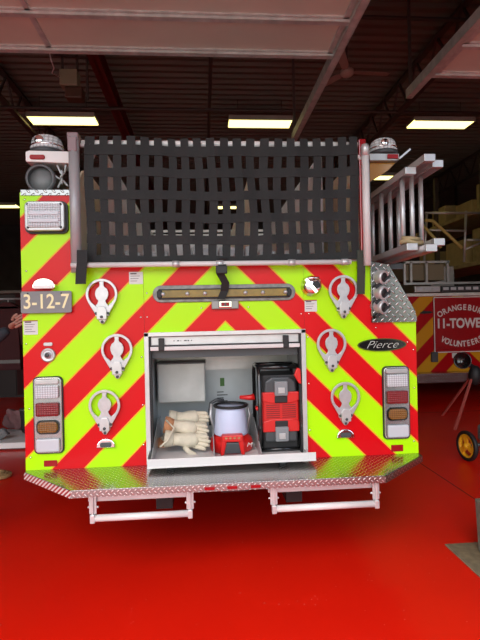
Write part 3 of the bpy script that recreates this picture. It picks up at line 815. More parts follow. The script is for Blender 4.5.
# ================================================================== things in the tray
# pale metal case standing at the back left
a = XZ(157, 363.5, .36); b_ = XZ(206, 402, .36)
CV = MB().box(a[0], b_[0], .36, .56, b_[1], a[1]).obj('mounted_case', mat('pale_case', (.42, .44, .42), .35, metal=.3, vary=(7, .12)), T, .01)
MB().box(a[0]-.004, b_[0]+.004, .356, .562, a[1]-.008, a[1]+.004).obj('case_lid', 'dgrey', CV, .003)
# gloves
def glove(c, ang, sc, label, cuff=True, mt_='leather'):
    t = thing('work_glove', c, label, 'glove', None)
    c = Vector(c); ca, sa = math.cos(ang), math.sin(ang)
    def P_(x, y, z): return c+Vector(((x*ca-z*sa)*sc, y*sc, (x*sa+z*ca)*sc))
    mb = MB()
    mb.tube([P_(-.09, 0, 0), P_(-.05, 0, 0), P_(0, 0, .0), P_(.05, 0, .005), P_(.075, 0, .004)], .04, 16, True, [.044, .040, .050, .048, .030])
    for i, (z, l) in enumerate(((-.033, .055), (-.011, .075), (.012, .08), (.034, .065))):
        mb.tube([P_(.04, -.004, z), P_(.07+l*.4, -.02, z*1.1), P_(.07+l*.8, -.035, z*1.15), P_(.07+l, -.048, z*1.15)], .014, 10, True, [.016, .016, .015, .008])
    mb.tube([P_(-.01, -.01, -.04), P_(.02, -.03, -.068), P_(.055, -.045, -.078), P_(.07, -.05, -.078)], .016, 10, True, [.02, .018, .016, .009])
    mb.obj('glove_body', mt_, t)
    cf = MB().tube([P_(-.145, 0, 0), P_(-.12, 0, 0), P_(-.085, 0, 0)], .05, 18, True, [.056, .054, .045]).obj('cuff', 'leatherb' if cuff else mt_, t)
    return t
def ontray(x, y, Y): p = aY(x, y, Y); return (p.x, Y, p.z)
glove(ontray(186, 428, .17), -.2, 1.0, 'cream leather work glove with tan cuff, top of the glove pile', True)
glove(ontray(189, 418, .25), -.02, .92, 'cream leather work glove lying crosswise behind the glove pile', False)
glove(ontray(187, 440, .12), -.12, 1.0, 'cream leather work glove at the bottom front of the pile', False)
glove(ontray(172, 432, .32), .9, .9, 'cream work glove with tan palm leaning at the pile back', True, 'leather')
o = MB().tube([ontray(160, 447, .02), ontray(168, 440, .05), ontray(174, 428, .09), ontray(166, 420, .13)], .006, 8).obj('cord', 'leather')
tag(o, 'pale cord looping from the gloves to the tray corner', 'cord')

# lantern
lc = aY(231.5, 444, .14); bx_, by_, bz_ = lc.x, .16, .657
_n0 = len(COL.objects)
t = thing('work_lantern', (bx_, by_, bz_), 'red battery lantern with frosted bluish cone and black ring', 'lantern')
H0 = bz_
s_ = .128
lb = MB().lathe((bx_, by_, H0), (0, 0, 1), [(.118, 0), (.126, .01), (.128, .05), (.122, .075), (.098, .10), (.09, .105), (0, .105)], 32)
lb.obj('lantern_base', 'toolred', t)
for s in (-1, 1):
    MB().prism([(bx_+s*.05, H0+.0), (bx_+s*.07, H0), (bx_+s*.062, H0+.12), (bx_+s*.028, H0+.12), (bx_+s*.03, H0+.10)], by_-.14, by_-.08).obj('front_bracket', 'toolred', t, .006)
MB().box(bx_-.06, bx_+.06, by_-.145, by_-.09, H0+.085, H0+.13).obj('control_panel', 'toolred', t, .008)
bt = MB()
for i in range(4): bt.lathe((bx_-.036+.024*i, by_-.146, H0+.112), (0, -1, 0), [(.008, 0), (.007, .003)], 10)
bt.obj('button', 'leatherb', t)
MB().box(bx_-.05, bx_+.05, by_-.132, by_-.10, H0+.006, H0+.08).obj('battery', 'dgrey', t, .008)
MB().lathe((bx_, by_, H0+.105), (0, 0, 1), [(.098, 0), (.102, .01), (.088, .16), (.084, .185), (0, .185)], 36).obj('diffuser_cone', 'frost', t)
MB().lathe((bx_, by_, H0+.285), (0, 0, 1), [(.088, .0), (.100, .0), (.104, .008), (.100, .016), (.088, .016), (.086, .0)], 36).obj('top_ring', 'black', t)
for hp_ in ([(bx_-.095, by_+.02, H0+.12), (bx_-.12, by_+.03, H0+.22), (bx_-.11, by_+.03, H0+.30)], [(bx_+.095, by_+.02, H0+.12), (bx_+.115, by_+.03, H0+.22), (bx_+.10, by_+.03, H0+.30)]):
    MB().tube(hp_, .009, 10).obj('side_rail', 'satin', t)
# white tick mark on the lantern
text('base_marking', 'M', .04, (bx_+.098, by_-.093, H0+.05), 'whiteletter', t, .001, shear=.3, rotz=0)
t.scale = (1.13, 1.13, 1.0)
# black charger hook behind the lantern
o = MB().tube([ontray(210.5, 425, .33), ontray(210, 410, .33), ontray(211, 403, .33), ontray(216, 400, .33), ontray(224, 400.5, .33)], .012, 12).obj('hose_clamp', 'dgrey')
tag(o, 'dark grey curved handle standing behind the frosted lantern', 'handle tool')
o = MB(); p = aY(247, 397, .16); o.tube([(p.x-.05, .16, p.z), (p.x+.02, .16, p.z-.004), (p.x+.05, .16, p.z)], .016, 12, True, [.012, .018, .022])
tag(o.obj('hand_tool', 'toolred'), 'small red handled tool between the lantern and the black red case', 'tool')

# big red/black powered case
cx0, cz0 = XZ(253.5, 446, .06); cx1, cz1 = XZ(303, 363, .06)
cx0 = .200; cx1 = .486; zb = .657; zt = aY(278, 365, .1).z
t = thing('power_tool_case', ((cx0+cx1)/2, .12, zb), 'upright black case with red ribbed front and two grey latches', 'tool case')
fm = MB()
r_ = .013
for x in (cx0+.01, cx1-.008):
    fm.tube([(x, .04, zb+.012), (x, .0, zb+.20), (x, .02, zt-.05), (x, .06, zt-.01), (x, .30, zt-.01), (x, .34, zt-.05), (x, .34, zb+.012)], r_, 12)
for y_, z_ in ((.06, zt-.01), (.30, zt-.01), (.05, zb+.014)): fm.tube([(cx0+.01, y_, z_), (cx1-.008, y_, z_)], r_, 12)
fm.obj('roll_cage', 'blackgl', t)
X0, X1 = cx0+.034, cx1-.02; ym = .03
hh = zt-zb
MB().box(X0, X1, ym+.03, .32, zb+.01, zt-.06).obj('core', 'black', t, .01)
MB().box(X0-.004, X1+.002, ym, ym+.09, zb+hh*.27, zb+hh*.69).obj('red_front', 'toolred', t, .01)
MB().prism([(X0-.004, zb+hh*.24), (X1+.002, zb+hh*.24), (X1+.002, zb+hh*.36), (X1-.05, zb+hh*.39), (X0+.05, zb+hh*.39), (X0-.004, zb+hh*.36)], ym-.012, ym+.03).obj('red_bumper', 'toolred', t, .006)
MB().prism([(X0-.004, zb+hh*.70), (X1+.002, zb+hh*.70), (X1+.002, zb+hh*.60), (X1-.05, zb+hh*.57), (X0+.05, zb+hh*.57), (X0-.004, zb+hh*.60)], ym-.012, ym+.03).obj('red_bumper', 'toolred', t, .006)
gr = MB()
for i in range(7):
    zz = zb+hh*(.40+.024*i)
    for a_, b2 in ((X0+.02, (X0+X1)/2-.008), ((X0+X1)/2+.008, X1-.02)): gr.box(a_, b2, ym-.003, ym+.004, zz, zz+hh*.010)
gr.obj('vent', mat('dark_red_slot', (.2, .004, .004), .5), t)
MB().prism([(X0+.01, zb+hh*.67), (X1-.01, zb+hh*.67), (X1-.015, zb+hh*.82), (X1-.06, zb+hh*.87), (X0+.06, zb+hh*.87), (X0+.015, zb+hh*.82)], ym+.005, .26).obj('top_housing', 'dgrey', t, .012)
MB().box(X0+.01, X1-.01, ym+.0, .25, zb+hh*.12, zb+hh*.26).obj('lower_housing', 'dgrey', t, .012)
for zz, up in ((zb+hh*.66, 1), (zb+hh*.135, -1)):
    xc = (X0+X1)/2
    l = MB().box(xc-.043, xc+.043, ym-.035, ym+.01, zz, zz+hh*.17).obj('latch', 'grey', t, .008)
    MB().box(xc-.022, xc+.022, ym-.042, ym-.035, zz+hh*.03, zz+hh*.10).obj('latch_pad', 'satin', l, .006)
    z3 = zz-hh*.085 if up > 0 else zz+hh*.155
    MB().box(xc-.042, xc+.042, ym-.018, ym+.02, z3, z3+hh*.08).obj('latch_seat', 'black', l, .006)
# red strap handle at the top right
p = aY(298, 376, .0)
MB().prism([(p.x-.03, p.z+.01), (p.x-.012, p.z+.055), (p.x+.012, p.z+.05), (p.x+.016, p.z-.05), (p.x-.004, p.z-.04)], -.03, .0).obj('pull_tab', 'toolred', t, .006)
MB().lathe((cx0-.004, .05, zb+hh*.52), (0, -1, 0), [(.012, -.02), (.012, .04), (.0, .04)], 12).obj('side_knob', 'toolred', t)

# ================================================================== NET
NET = thing('cargo_net', (0, -.04, 1.9), 'black webbing net stretched over the hose bed of the fire engine', 'net')
hx = [-.775+.0835*k for k in range(20)]
rows = [2.518, 2.38, 2.238, 2.10, 1.962]
NY = -.03
def warp(x, z):
    sag = -.018*(1-(x/.88)**2)*(1+.3*(2.6-z))+.012
    wig = .003*math.sin(x*9+z*5)
    return x+.006*math.sin(z*9+x*6), NY+.008*math.sin(x*13+z*7)+.004*math.sin(x*37), z+sag*.8+wig
def ribbon(mb, pts, wdir, w, th=.0035, off=0.):
    vs = []
    for (x, z) in pts:
        for s in (-1, 1):
            X_, Y_, Z_ = warp(x+(s*w/2 if wdir == 'x' else 0), z+(s*w/2 if wdir == 'z' else 0))
            vs += [(X_, Y_+off-th/2, Z_), (X_, Y_+off+th/2, Z_)]
    fs = []
    for i in range(len(pts)-1):
        a = i*4; b = a+4
        fs += [(a, b, b+2, a+2), (a+1, a+3, b+3, b+1), (a, a+1, b+1, b), (a+2, b+2, b+3, a+3)]
    fs += [(0, 2, 3, 1)]; e = (len(pts)-1)*4; fs += [(e, e+1, e+3, e+2)]
    mb.add(vs, fs)
net = MB()
vx = [hx[0]-.043]+[(hx[i]+hx[i+1])/2 for i in range(len(hx)-1)]+[hx[-1]+.035]
for i, x in enumerate(vx):
    w = .0515+random.uniform(-.003, .003)
    if i in (0, len(vx)-1): w = .055
    ph = random.uniform(0, 6)
    zz = [2.668-(2.668-1.895)*k/30 for k in range(31)]
    ribbon(net, [(x+.003*math.sin(z*8+ph), z) for z in zz], 'x', w)
hz = [2.585, 2.449, 2.309, 2.169, 2.031, 1.912]
for i, z in enumerate(hz):
    w = .056
    if i == 0: w = .062
    if i == 5: w = .045
    xx = [-.845+1.718*k/60 for k in range(61)]
    ribbon(net, [(x, z+.002*math.sin(x*14+i*2)) for x in xx], 'z', w, off=-.004)
net.obj('webbing', 'web', NET)
MB().tube([(-.87, .005, 2.640), (.90, .005, 2.640)], .020, 14).obj('top_rod', 'white', NET)
# hanging centre strap with buckle
def strapmesh(pts, w, th=.004):
    mb = MB(); vs = []
    for (x, y, z) in pts: vs += [(x-w/2, y, z), (x-w/2, y+th, z), (x+w/2, y, z), (x+w/2, y+th, z)]
    fs = []
    for i in range(len(pts)-1):
        a = i*4; b = a+4; fs += [(a, b, b+2, a+2), (a+1, a+3, b+3, b+1), (a, a+1, b+1, b), (a+2, b+2, b+3, a+3)]
    e = (len(pts)-1)*4; fs += [(0, 2, 3, 1), (e, e+1, e+3, e+2)]
    return mb.add(vs, fs)
s1 = [aY(224, 258, -.05), aY(222, 266, -.10), aY(220.5, 274, -.105), aY(225.5, 283, -.08), aY(224.5, 291, -.06), aY(221, 299, -.06)]
strapmesh([tuple(p) for p in s1], .05).obj('centre_strap', 'web', NET)
p = aY(221.5, 269, -.11); MB().box(p.x-.035, p.x+.035, -.125, -.108, p.z-.03, p.z+.02).obj('buckle', 'black', NET, .006)
s2 = [aY(82, 250, -.09), aY(82, 262, -.1), aY(81, 272, -.1), aY(80.5, 284, -.1)]
strapmesh([tuple(p) for p in s2], .062, .006).obj('side_strap', 'web', NET)
s3 = [aY(361, 250, -.04), aY(361.5, 270, -.05), aY(361, 294, -.05)]
strapmesh([tuple(p) for p in s3], .05, .01).obj('side_strap', mat('olive_black_strap', (.03, .032, .02), .7), NET)

# ================================================================== LADDERS
def ladder(x, top, bot, rungx, label, L=3.2):
    pt_, pb_ = aX(*top, x), aX(*bot, x); yn = min(pt_.y, -.1); zt_, zb_ = aY(*top, yn).z, aY(*bot, yn).z
    t = thing('ladder', (x, yn, 1.9), label, 'ladder', 'ladders stacked on the truck side')
    for z, sg in ((zt_, -1), (zb_, 1)):
        r_ = MB(); r_.box(x-.034, x+.034, yn, yn+L, z-sg*.018-.003, z-sg*.018+.003)
        r_.box(x-.034, x-.030, yn, yn+L, z-.02, z+.02); r_.box(x+.030, x+.034, yn, yn+L, z-.02, z+.02)
        o = r_.obj('rail', 'alu', t, .001)
        MB().box(x-.0345, x+.0345, yn-.012, yn+.03, z-.022, z+.022).obj('end_shoe', 'satin', o, .003)
    y_ = aX(rungx, 210, x).y
    while y_ < yn+L-.1:
        MB().tube([(x, y_, zb_+.01), (x, y_, zt_-.01)], .0155, 14).obj('rung', 'alu', t)
        y_ += .356
    print('LADDER', x, yn, zt_, zb_)
ladder(1.135, (410, 171), (412, 247), 402.6, 'aluminium ladder standing on edge, the innermost of the three beside the white pole')
ladder(1.208, (429, 158), (431, 248), 412, 'aluminium ladder standing on edge, middle and tallest of the three in the side rack')
ladder(1.281, (437, 164), (439, 242), 421, 'aluminium ladder standing on edge, outermost of the three, farthest from the white pole')
# rack arms carrying them
o = thing('ladder_rack', (1.18, .5, 1.48), 'dark ladder rack arms carrying the aluminium ladders over the side tread cap', 'rack')
for y_ in (.30, 1.9):
    MB().box(1.07, 1.30, y_, y_+.05, 1.86, 1.90).obj('cross_arm', 'dgrey', o)
    MB().box(1.09, 1.13, y_, y_+.05, 1.49, 1.86).obj('post', 'dgrey', o)
tw = MB(); 
tw.tube([(1.10, -.125, 1.985), (1.14, -.15, 1.99), (1.19, -.145, 1.975), (1.24, -.14, 1.98)], .016, 8); tw.tube([(1.11, -.13, 2.01), (1.16, -.155, 2.005), (1.22, -.145, 2.0)], .013, 8)
tag(tw.obj('tie_cloth', 'wood'), 'tan cloth wrapped round the lower ends of the ladder rungs', 'cloth')

# ================================================================== TOWER TRUCK in the next bay
TX, TYY = 4.46, 5.3
W = thing('tower_truck', (TX, TYY, 0), 'second fire truck in the right bay lettered 11-TOWER on its red rear door', 'fire truck')
MB().box(TX-1.25, TX+1.25, TYY+.006, TYY+6.5, .5, 1.88).obj('body_shell', 'darkred', W, .01)
MB().box(TX-1.25, TX+1.25, TYY, TYY+.006, .505, 1.86).obj('chevron_panel', 'chev2', W)
dp = MB().box(3.99, 4.93, TYY-.03, TYY, .845, 1.845).obj('rear_door', 'darkred', W, .006)
MB().ringplate(rrect(3.99, 4.93, .845, 1.845, .02), rrect(4.005, 4.915, .86, 1.83, .02), -.034+TYY, TYY-.03).obj('door_outline', 'whiteletter', dp)
text('door_lettering', 'ORANGEBURG', .14, (TX+.06, TYY-.032, 1.65), 'whiteletter', dp, .001, sx=.88, arc=(.80, .120, 1), off=.004)
text('door_lettering', '11-TOWER', .235, (TX+.045, TYY-.032, 1.36), 'whiteletter', dp, .001, sx=.83, off=.008)
text('door_lettering', 'VOLUNTEERS', .145, (TX+.045, TYY-.032, .99), 'whiteletter', dp, .001, sx=.8, arc=(-.75, .108, -1), off=.004)
MB().box(4.03, 4.89, TYY-.05, TYY-.03, .90, .925).obj('door_handle', 'darkred', dp, .004)
MB().box(TX-1.26, TX+1.26, TYY-.28, TYY, .42, .505).obj('tailboard', 'tread', W)
MB().box(TX-1.26, TX+1.26, TYY-.288, TYY-.28, .34, .50).obj('front_lip', 'tread_xz', W)
MB().box(TX-1.27, TX+1.27, TYY-.04, TYY+.04, 1.86, 1.92).obj('top_rail', 'galv', W, .01)
for xa, xb, kk in ((3.62, 4.09, 3), (4.12, 4.95, 6)):
    l = MB().box(xa, xb, TYY-.1, TYY-.02, 1.935, 2.04).obj('light_bar', 'satin' if kk == 3 else 'dgrey', W, .008)
    for i in range(kk):
        w = (xb-xa)/kk; MB().box(xa+w*i+.02, xa+w*(i+1)-.02, TYY-.108, TYY-.1, 1.965, 2.015).obj('bar_lens', 'lensblank', l, .004)
MB().prism([(3.74, 1.56), (3.80, 1.60), (3.93, 1.595), (3.97, 1.575), (3.93, 1.555), (3.80, 1.55)], TYY-.04, TYY).obj('grab_latch', 'black', W)
MB().box(3.93, 4.05, TYY-.05, TYY, .68, .86).obj('hinge', 'dgrey', W, .01)
MB().box(4.33, 4.42, TYY-.006, TYY-.0, .74, .83).obj('data_label', 'label', W)
# bucket with panels and rails above
bk = MB(); Y_ = TYY+.1
MB().box(3.55, 4.30, Y_+.06, Y_+1.0, 2.16, 2.46).obj('bucket', mat('dull_tan_panel', (.20, .16, .10), .6), W, .01)
for x in (3.52, 3.64, 3.93, 4.33): bk.bar((x, Y_, 2.12), (x, Y_, 2.50), .04, .04)
bk.bar((3.5, Y_, 2.49), (4.36, Y_, 2.49), .04, .04); bk.bar((3.5, Y_, 2.10), (4.95, Y_, 2.10), .05, .04)
bk.obj('bucket_frame', 'satin', W)
rl = MB()
for (p, q) in (((425, 213), (466, 213)), ((425, 230), (466, 231)), ((466, 211), (464, 262)), ((427, 213), (424, 262)), ((466, 240), (480, 240)), ((464, 250), (480, 243)), ((466, 213), (480, 213))):
    rl.tube([aY(*p, TYY+.3), aY(*q, TYY+.3)], .022, 10)
rl.obj('bucket_railing', 'satin', W)
st = MB()
st.tube([aY(425, 220, TYY+.28), aY(433, 221, TYY+.28), aY(447, 234, TYY+.28), aY(462, 248, TYY+.28)], .03, 10)
st.tube([aY(420, 222, TYY+.28), aY(436, 240, TYY+.28), aY(441, 248, TYY+.28)], .028, 10)
st.obj('bucket_hose', 'yellow', W)
for s in (-1, 1):
    MB().lathe((TX+s*1.2, TYY+2, .5), (-s, 0, 0), [(0, .05), (.28, 0), (.47, 0), (.5, .04), (.5, .5), (0, .5)], 28).obj('wheel', 'tyre', W)
bm2 = MB(); bm2.box(4.4, 4.9, TYY+.9, TYY+6, 2.0, 2.5); bm2.obj('boom', 'satin', W, .02)

# mezzanine rack with boxes along the right side
t = thing('storage_rack', (6.2, 8, 0), 'tall wooden storage rack full of boxes behind the second truck', 'rack')
u_ = MB()
for x in (6.02, 7.3):
    for y_ in (7.0, 9.1, 11.2): u_.box(x-.05, x+.05, y_-.05, y_+.05, 0, 5.1)
u_.obj('upright', 'steel', t)
for z in (2.7, 3.85): MB().box(5.95, 7.35, 6.6, 11.4, z-.09, z).obj('shelf', 'wood', t, .01)
RX = 6.0
def cb(x0, x1, y0, y1, z0, z1, lab, mt_='card'):
    t = thing('cardboard_box', ((x0+x1)/2, (y0+y1)/2, z0), lab, 'box', 'boxes on the storage rack')
    MB().box(x0, x1, y0, y1, z0, z1).obj('box_body', mt_, t, .01)
    MB().box((x0+x1)/2-.03, (x0+x1)/2+.03, y0-.003, y1+.003, z1-.002, z1+.004).obj('tape', 'wood', t)
cb(6.05, 6.6, 6.75, 7.3, 3.852, 4.42, 'brown cardboard box on the upper rack shelf, nearest and tallest')
cb(6.05, 6.5, 7.5, 8.2, 3.852, 4.15, 'low brown box behind the tallest box on the upper shelf')
cb(6.05, 6.6, 8.7, 9.4, 3.852, 4.3, 'brown box farthest back on the upper rack shelf')
cb(6.05, 6.6, 6.8, 7.5, 2.702, 3.45, 'large pale box on the lower rack shelf, nearest', 'wood')
cb(6.05, 6.6, 7.8, 8.7, 2.702, 3.3, 'brown box in the middle of the lower rack shelf')
cb(6.05, 6.6, 9.2, 10.2, 2.702, 3.2, 'smaller brown box at the far end of the lower shelf')
# thin post in front
p = aY(456, 200, 12.2)
tag(MB().tube([(p.x, 12.2, 0), (p.x, 12.2, 5.75)], .045, 10).obj('support_post', 'steel'), 'thin grey post rising to the ceiling behind the bucket railing', 'post')

# ================================================================== RIGHT FOREGROUND
o = MB().box(1.42, 2.5, -1.3, .012, .0, .008).obj('floor_mat', 'mat', None, .002)
tag(o, 'olive grey mat on the red floor at the right edge', 'mat')
t = thing('timber_post', (1.85, -.1, 0), 'weathered grey block with a thin upright post standing on the olive mat', 'post')
MB().prism([(1.575, .008), (1.57, .05), (1.555, .355), (2.0, .355), (2.0, .008)], -.35, -.12).obj('block', 'greywood', t, .01)
MB().box(1.60, 1.66, -.26, -.2, .355, .75).obj('upright', 'greywood', t, .006)
# wheeled machine
wc = Vector(aY(467.5, 444, 1.75)); wc.z = .155
t = thing('wheeled_cart', (2.95, 1.95, 0), 'green grey wheeled machine with a yellow spoked wheel at the right edge', 'cart')
axd = Vector((-.985, -.12, .0)).normalized()
o = MB().lathe(wc-axd*.03, axd, [(.122, .015), (.150, .015), (.155, .025), (.155, .05), (.15, .056), (.125, .056), (.122, .04), (.122, .015)], 36).obj('tyre', 'black', t)
o2 = MB().lathe(wc-axd*.03, axd, [(.106, .01), (.124, .01), (.124, .05), (.106, .055), (.106, .01)], 36)
ref = Vector((0, 0, 1)); sd = axd.cross(ref).normalized()
for k_ in range(3):
    a_ = math.radians(80+120*k_); d = sd*math.cos(a_)+ref*math.sin(a_)
    tn = sd*-math.sin(a_)+ref*math.cos(a_)
    pts = [wc+axd*.0+d*.02-tn*.022, wc+d*.118-tn*.034, wc+d*.118+tn*.034, wc+d*.02+tn*.022]
    vs = pts+[p+axd*.02 for p in pts]
    o2.add(vs, [(0, 1, 2, 3), (7, 6, 5, 4), (0, 4, 5, 1), (1, 5, 6, 2), (2, 6, 7, 3), (3, 7, 4, 0)])
o2.lathe(wc-axd*.02, axd, [(.032, 0), (.032, .05), (.02, .06), (0, .06)], 18)
o2.obj('spoked_hub', 'wheelyel', t)
MB().tube([wc, wc-axd*.5], .016, 10).obj('axle', 'dgrey', t)
mb = MB(); c_ = wc-axd*.30+Vector((.12, .05, 0))
mb.box(c_.x-.12, c_.x+.5, c_.y-.16, c_.y+.25, .12, .30); mb.obj('chassis', 'machine', t, .03)
MB().box(c_.x-.05, c_.x+.45, c_.y-.1, c_.y+.2, .30, .40).obj('engine', 'machine', t, .04)
# tripod lamp
t = thing('tripod_light', (3.42, 3.3, 0), 'dark work lamp on faded red tripod legs before the second truck', 'work light')
top = Vector(aY(473, 374, 3.3))
feet = [Vector(aZ(455, 430, 0)), Vector(aZ(466, 418, 0)), Vector((top.x+.55, 3.1, 0))]
feet[1] = Vector((top.x-.12, 3.95, 0))
for f in feet: MB().bar(f, top, .028, .022).obj('leg', 'tripod', t)
MB().tube([top-Vector((0, 0, .03)), top+Vector((0, 0, .12))], .022, 10).obj('mast', 'black', t)
hc_ = Vector(aY(462.5, 360.5, 3.2))
d = Vector((-.55, -.83, .05)).normalized()
MB().lathe(hc_-d*.12, d, [(.05, -.1), (.08, -.02), (.11, .08), (.115, .13), (.10, .13), (.09, .10), (0, .09)], 24).obj('lamp_head', 'blackgl', t)
MB().lathe(hc_-d*.27, d, [(.085, 0), (.09, .03), (.085, .06)], 20).obj('lamp_collar', 'grey', t)
MB().tube([top+Vector((0, 0, .1)), hc_-d*.16], .03, 12).obj('lamp_arm', 'black', t)
MB().blob(top+Vector((.03, 0, -.02)), (.09, .08, .14)).obj('cable_bundle', 'black', t)

# ================================================================== LEFT EDGE
t = thing('low_platform', (-3.3, 3.4, 0), 'long low white platform on the floor at the left edge', 'platform')
MB().box(-4.6, -2.05, 2.95, 3.75, .02, .09).obj('deck', 'bench', t, .006)
MB().box(-4.5, -2.1, 3.0, 3.7, .0, .02).obj('plinth', 'dgrey', t)
def lump(name, c, r, mt_, lab, cat, grp=None, seed=1):
    rnd = random.Random(seed); ph = [rnd.uniform(0, 6) for _ in range(6)]
    fn = lambda d: 1+.13*math.sin(5*d.x+ph[0]+3*d.z)+.1*math.sin(7*d.y+ph[1])+.07*math.sin(9*d.z+ph[2]+4*d.x)
    return tag(MB().blob(c, r, 28, 18, fn).obj(name, mt_), lab, cat, grp)
# boots
def boot(x, y_, z, a, lab, mt_='geardark'):
    t = thing('rubber_boot', (x, y_, z), lab, 'boot', 'boots on the low platform')
    d = Vector((math.cos(a), math.sin(a), 0)); P_ = Vector((x, y_, z))
    MB().tube([P_+Vector((0, 0, .32)), P_+Vector((0, 0, .2)), P_+Vector((0, 0, .10)), P_+d*.04+Vector((0, 0, .06))], .06, 14, True, [.075, .062, .058, .05]).obj('shaft', mt_, t)
    MB().tube([P_-d*.04+Vector((0, 0, .05)), P_+d*.07+Vector((0, 0, .055)), P_+d*.17+Vector((0, 0, .045)), P_+d*.21+Vector((0, 0, .035))], .05, 14, True, [.048, .052, .046, .025]).obj('foot', mt_, t)
    MB().tube([P_+Vector((0, 0, .315)), P_+Vector((0, 0, .33))], .079, 14).obj('top_band', 'reflect', t)
boot(-2.86, 3.25, .092, -1.2, 'dark boot standing nearest the left edge on the white platform')
boot(-2.47, 3.40, .092, -1.0, 'dark boot on the white platform nearest the fire engine')
lump('gear_bag', (-2.70, 3.62, .25), (.13, .08, .13), mat('dusty_pink_cloth', (.26, .13, .13), .9, bump=(20, .01)), 'dusty pink lumpy cloth bundle on the white platform', 'bundle', seed=3)
lump('rolled_cloth', (-2.68, 3.12, .165), (.09, .06, .06), mat('grey_cloth', (.2, .2, .2), .9), 'pale grey rolled cloth in front of the pink bundle', 'cloth', seed=5)
# hanging coats on a rail
rk = thing('coat_rack', (-3.3, 4.4, 0), 'dark steel rack of hanging coats at the left edge', 'rack')
g_ = MB()
for x in (-4.2, -2.72): g_.box(x-.02, x+.02, 4.3, 4.34, 0, 2.0); g_.box(x-.02, x+.02, 4.1, 4.55, 0, .03)
g_.obj('frame', 'steel', rk); MB().tube([(-4.2, 4.32, 1.9), (-2.72, 4.32, 1.9)], .016, 10).obj('rail', 'satin', rk)
MB().box(-4.2, -2.72, 4.25, 4.55, 1.98, 2.02).obj('top_shelf', 'steel', rk)
def coat(x, mt_, lab):
    t = thing('turnout_coat', (x, 4.32, 1.0), lab, 'coat', 'coats hanging on the rack')
    pts = [(x-.05, 1.85), (x-.2, 1.76), (x-.27, 1.25), (x-.2, 1.2), (x-.17, 1.5), (x-.19, .85), (x+.19, .85), (x+.17, 1.5), (x+.2, 1.2), (x+.27, 1.25), (x+.2, 1.76), (x+.05, 1.85)]
    MB().prism(pts, 4.24, 4.40).obj('coat_body', mt_, t, .03)
    MB().box(x-.185, x+.185, 4.232, 4.24, .95, 1.0).obj('reflective_band', 'reflect', t)
    MB().tube([(x, 4.32, 1.84), (x, 4.32, 1.9)], .008, 8).obj('hook', 'satin', t)
coat(-3.02, 'gearred', 'dark red coat on the rack, nearest the fire engine')
coat(-3.58, 'geardark', 'black coat on the rack, next to the red one')
# tan roll on the floor
t = MB()
for k_ in range(3): 
    n = 30; r_ = .14-.028*k_
    t.tube([(-2.24+r_*math.cos(2*PI*i/n), 1.9+r_*.8*math.sin(2*PI*i/n), .022+.01*k_) for i in range(n+1)], .021, 8)
tag(t.obj('coiled_rope', 'rope'), 'tan coiled rope lying on the red floor at the left edge', 'rope')
# dark lockers behind
t = thing('locker_cabinet', (-4.6, 7.4, 0), 'dark lockers standing far back at the left edge', 'lockers')
MB().box(-5.4, -3.6, 7.3, 7.9, 0, 2.2).obj('locker_body', 'lockers', t)
for i in range(4): 
    d_ = MB().box(-5.38+.45*i, -4.95+.45*i, 7.28, 7.3, .05, 2.15).obj('locker_door', 'gearred' if i % 2 else 'lockers', t, .005)
    MB().box(-5.05+.45*i, -5.02+.45*i, 7.26, 7.28, 1.0, 1.15).obj('handle', 'satin', d_)

# ---------------- person beside the truck corner
PP = thing('person', (-1.98, .42, 0), 'person in dark clothing at the left edge reaching a hand to the truck corner', 'person')
def skin(name, pts, edges, mt_, parent, sub=2):
    me = bpy.data.meshes.new(name); me.from_pydata([p[0] for p in pts], edges, []); me.update()
    o = bpy.data.objects.new(name, me); COL.objects.link(o); me.materials.append(M[mt_])
    bm = bmesh.new(); bm.from_mesh(me); sk = bm.verts.layers.skin.verify(); bm.verts.ensure_lookup_table()
    for i, p in enumerate(pts):
        bm.verts[i][sk].radius = p[1] if isinstance(p[1], tuple) else (p[1], p[1])
        bm.verts[i][sk].use_root = (i == 0)
    bm.to_mesh(me); bm.free()
    s = o.modifiers.new('skin', 'SKIN'); s.use_smooth_shade = True
    u = o.modifiers.new('sub', 'SUBSURF'); u.levels = sub; u.render_levels = sub
    par(o, parent); return o
X, Y = -1.98, .42
pts = [((X, Y, .95), (.17, .13)), ((X, Y, 1.15), (.15, .11)), ((X+.01, Y-.01, 1.36), (.17, .12)), ((X+.02, Y-.02, 1.47), (.07, .07)), ((X+.03, Y-.03, 1.54), (.055, .055)),
       ((X+.06, Y-.18, 1.41), (.075, .075)), ((X+.22, Y-.26, 1.26), (.058, .058)), ((X+.38, Y-.30, 1.33), (.052, .052)), ((-1.39, .15, 1.495), (.036, .036)),
       ((X-.03, Y+.18, 1.41), (.075, .075)), ((X-.05, Y+.25, 1.15), (.055, .055)), ((X+.06, Y+.24, .93), (.042, .042)),
       ((X+.0, Y-.10, .90), (.10, .10)), ((X+.02, Y-.11, .50), (.065, .065)), ((X-.02, Y-.12, .10), (.045, .045)), ((X+.10, Y-.12, .045), (.04, .04)),
       ((X, Y+.10, .90), (.10, .10)), ((X, Y+.12, .50), (.065, .065)), ((X-.04, Y+.13, .10), (.045, .045)), ((X+.08, Y+.13, .045), (.04, .04))]
ed = [(0, 1), (1, 2), (2, 3), (3, 4), (2, 5), (5, 6), (6, 7), (7, 8), (2, 9), (9, 10), (10, 11), (0, 12), (12, 13), (13, 14), (14, 15), (0, 16), (16, 17), (17, 18), (18, 19)]
skin('clothed_body', pts, ed, 'cloth', PP)
hx0, hy0, hz0 = -1.362, .13, 1.515
hp = [((hx0-.02, hy0+.02, hz0-.012), .024), ((hx0+.02, hy0-.005, hz0+.012), (.030, .014)), ((hx0+.045, hy0-.02, hz0+.026), (.030, .012))]
skin('hand', hp, [(0, 1), (1, 2)], 'skin', PP, 2)
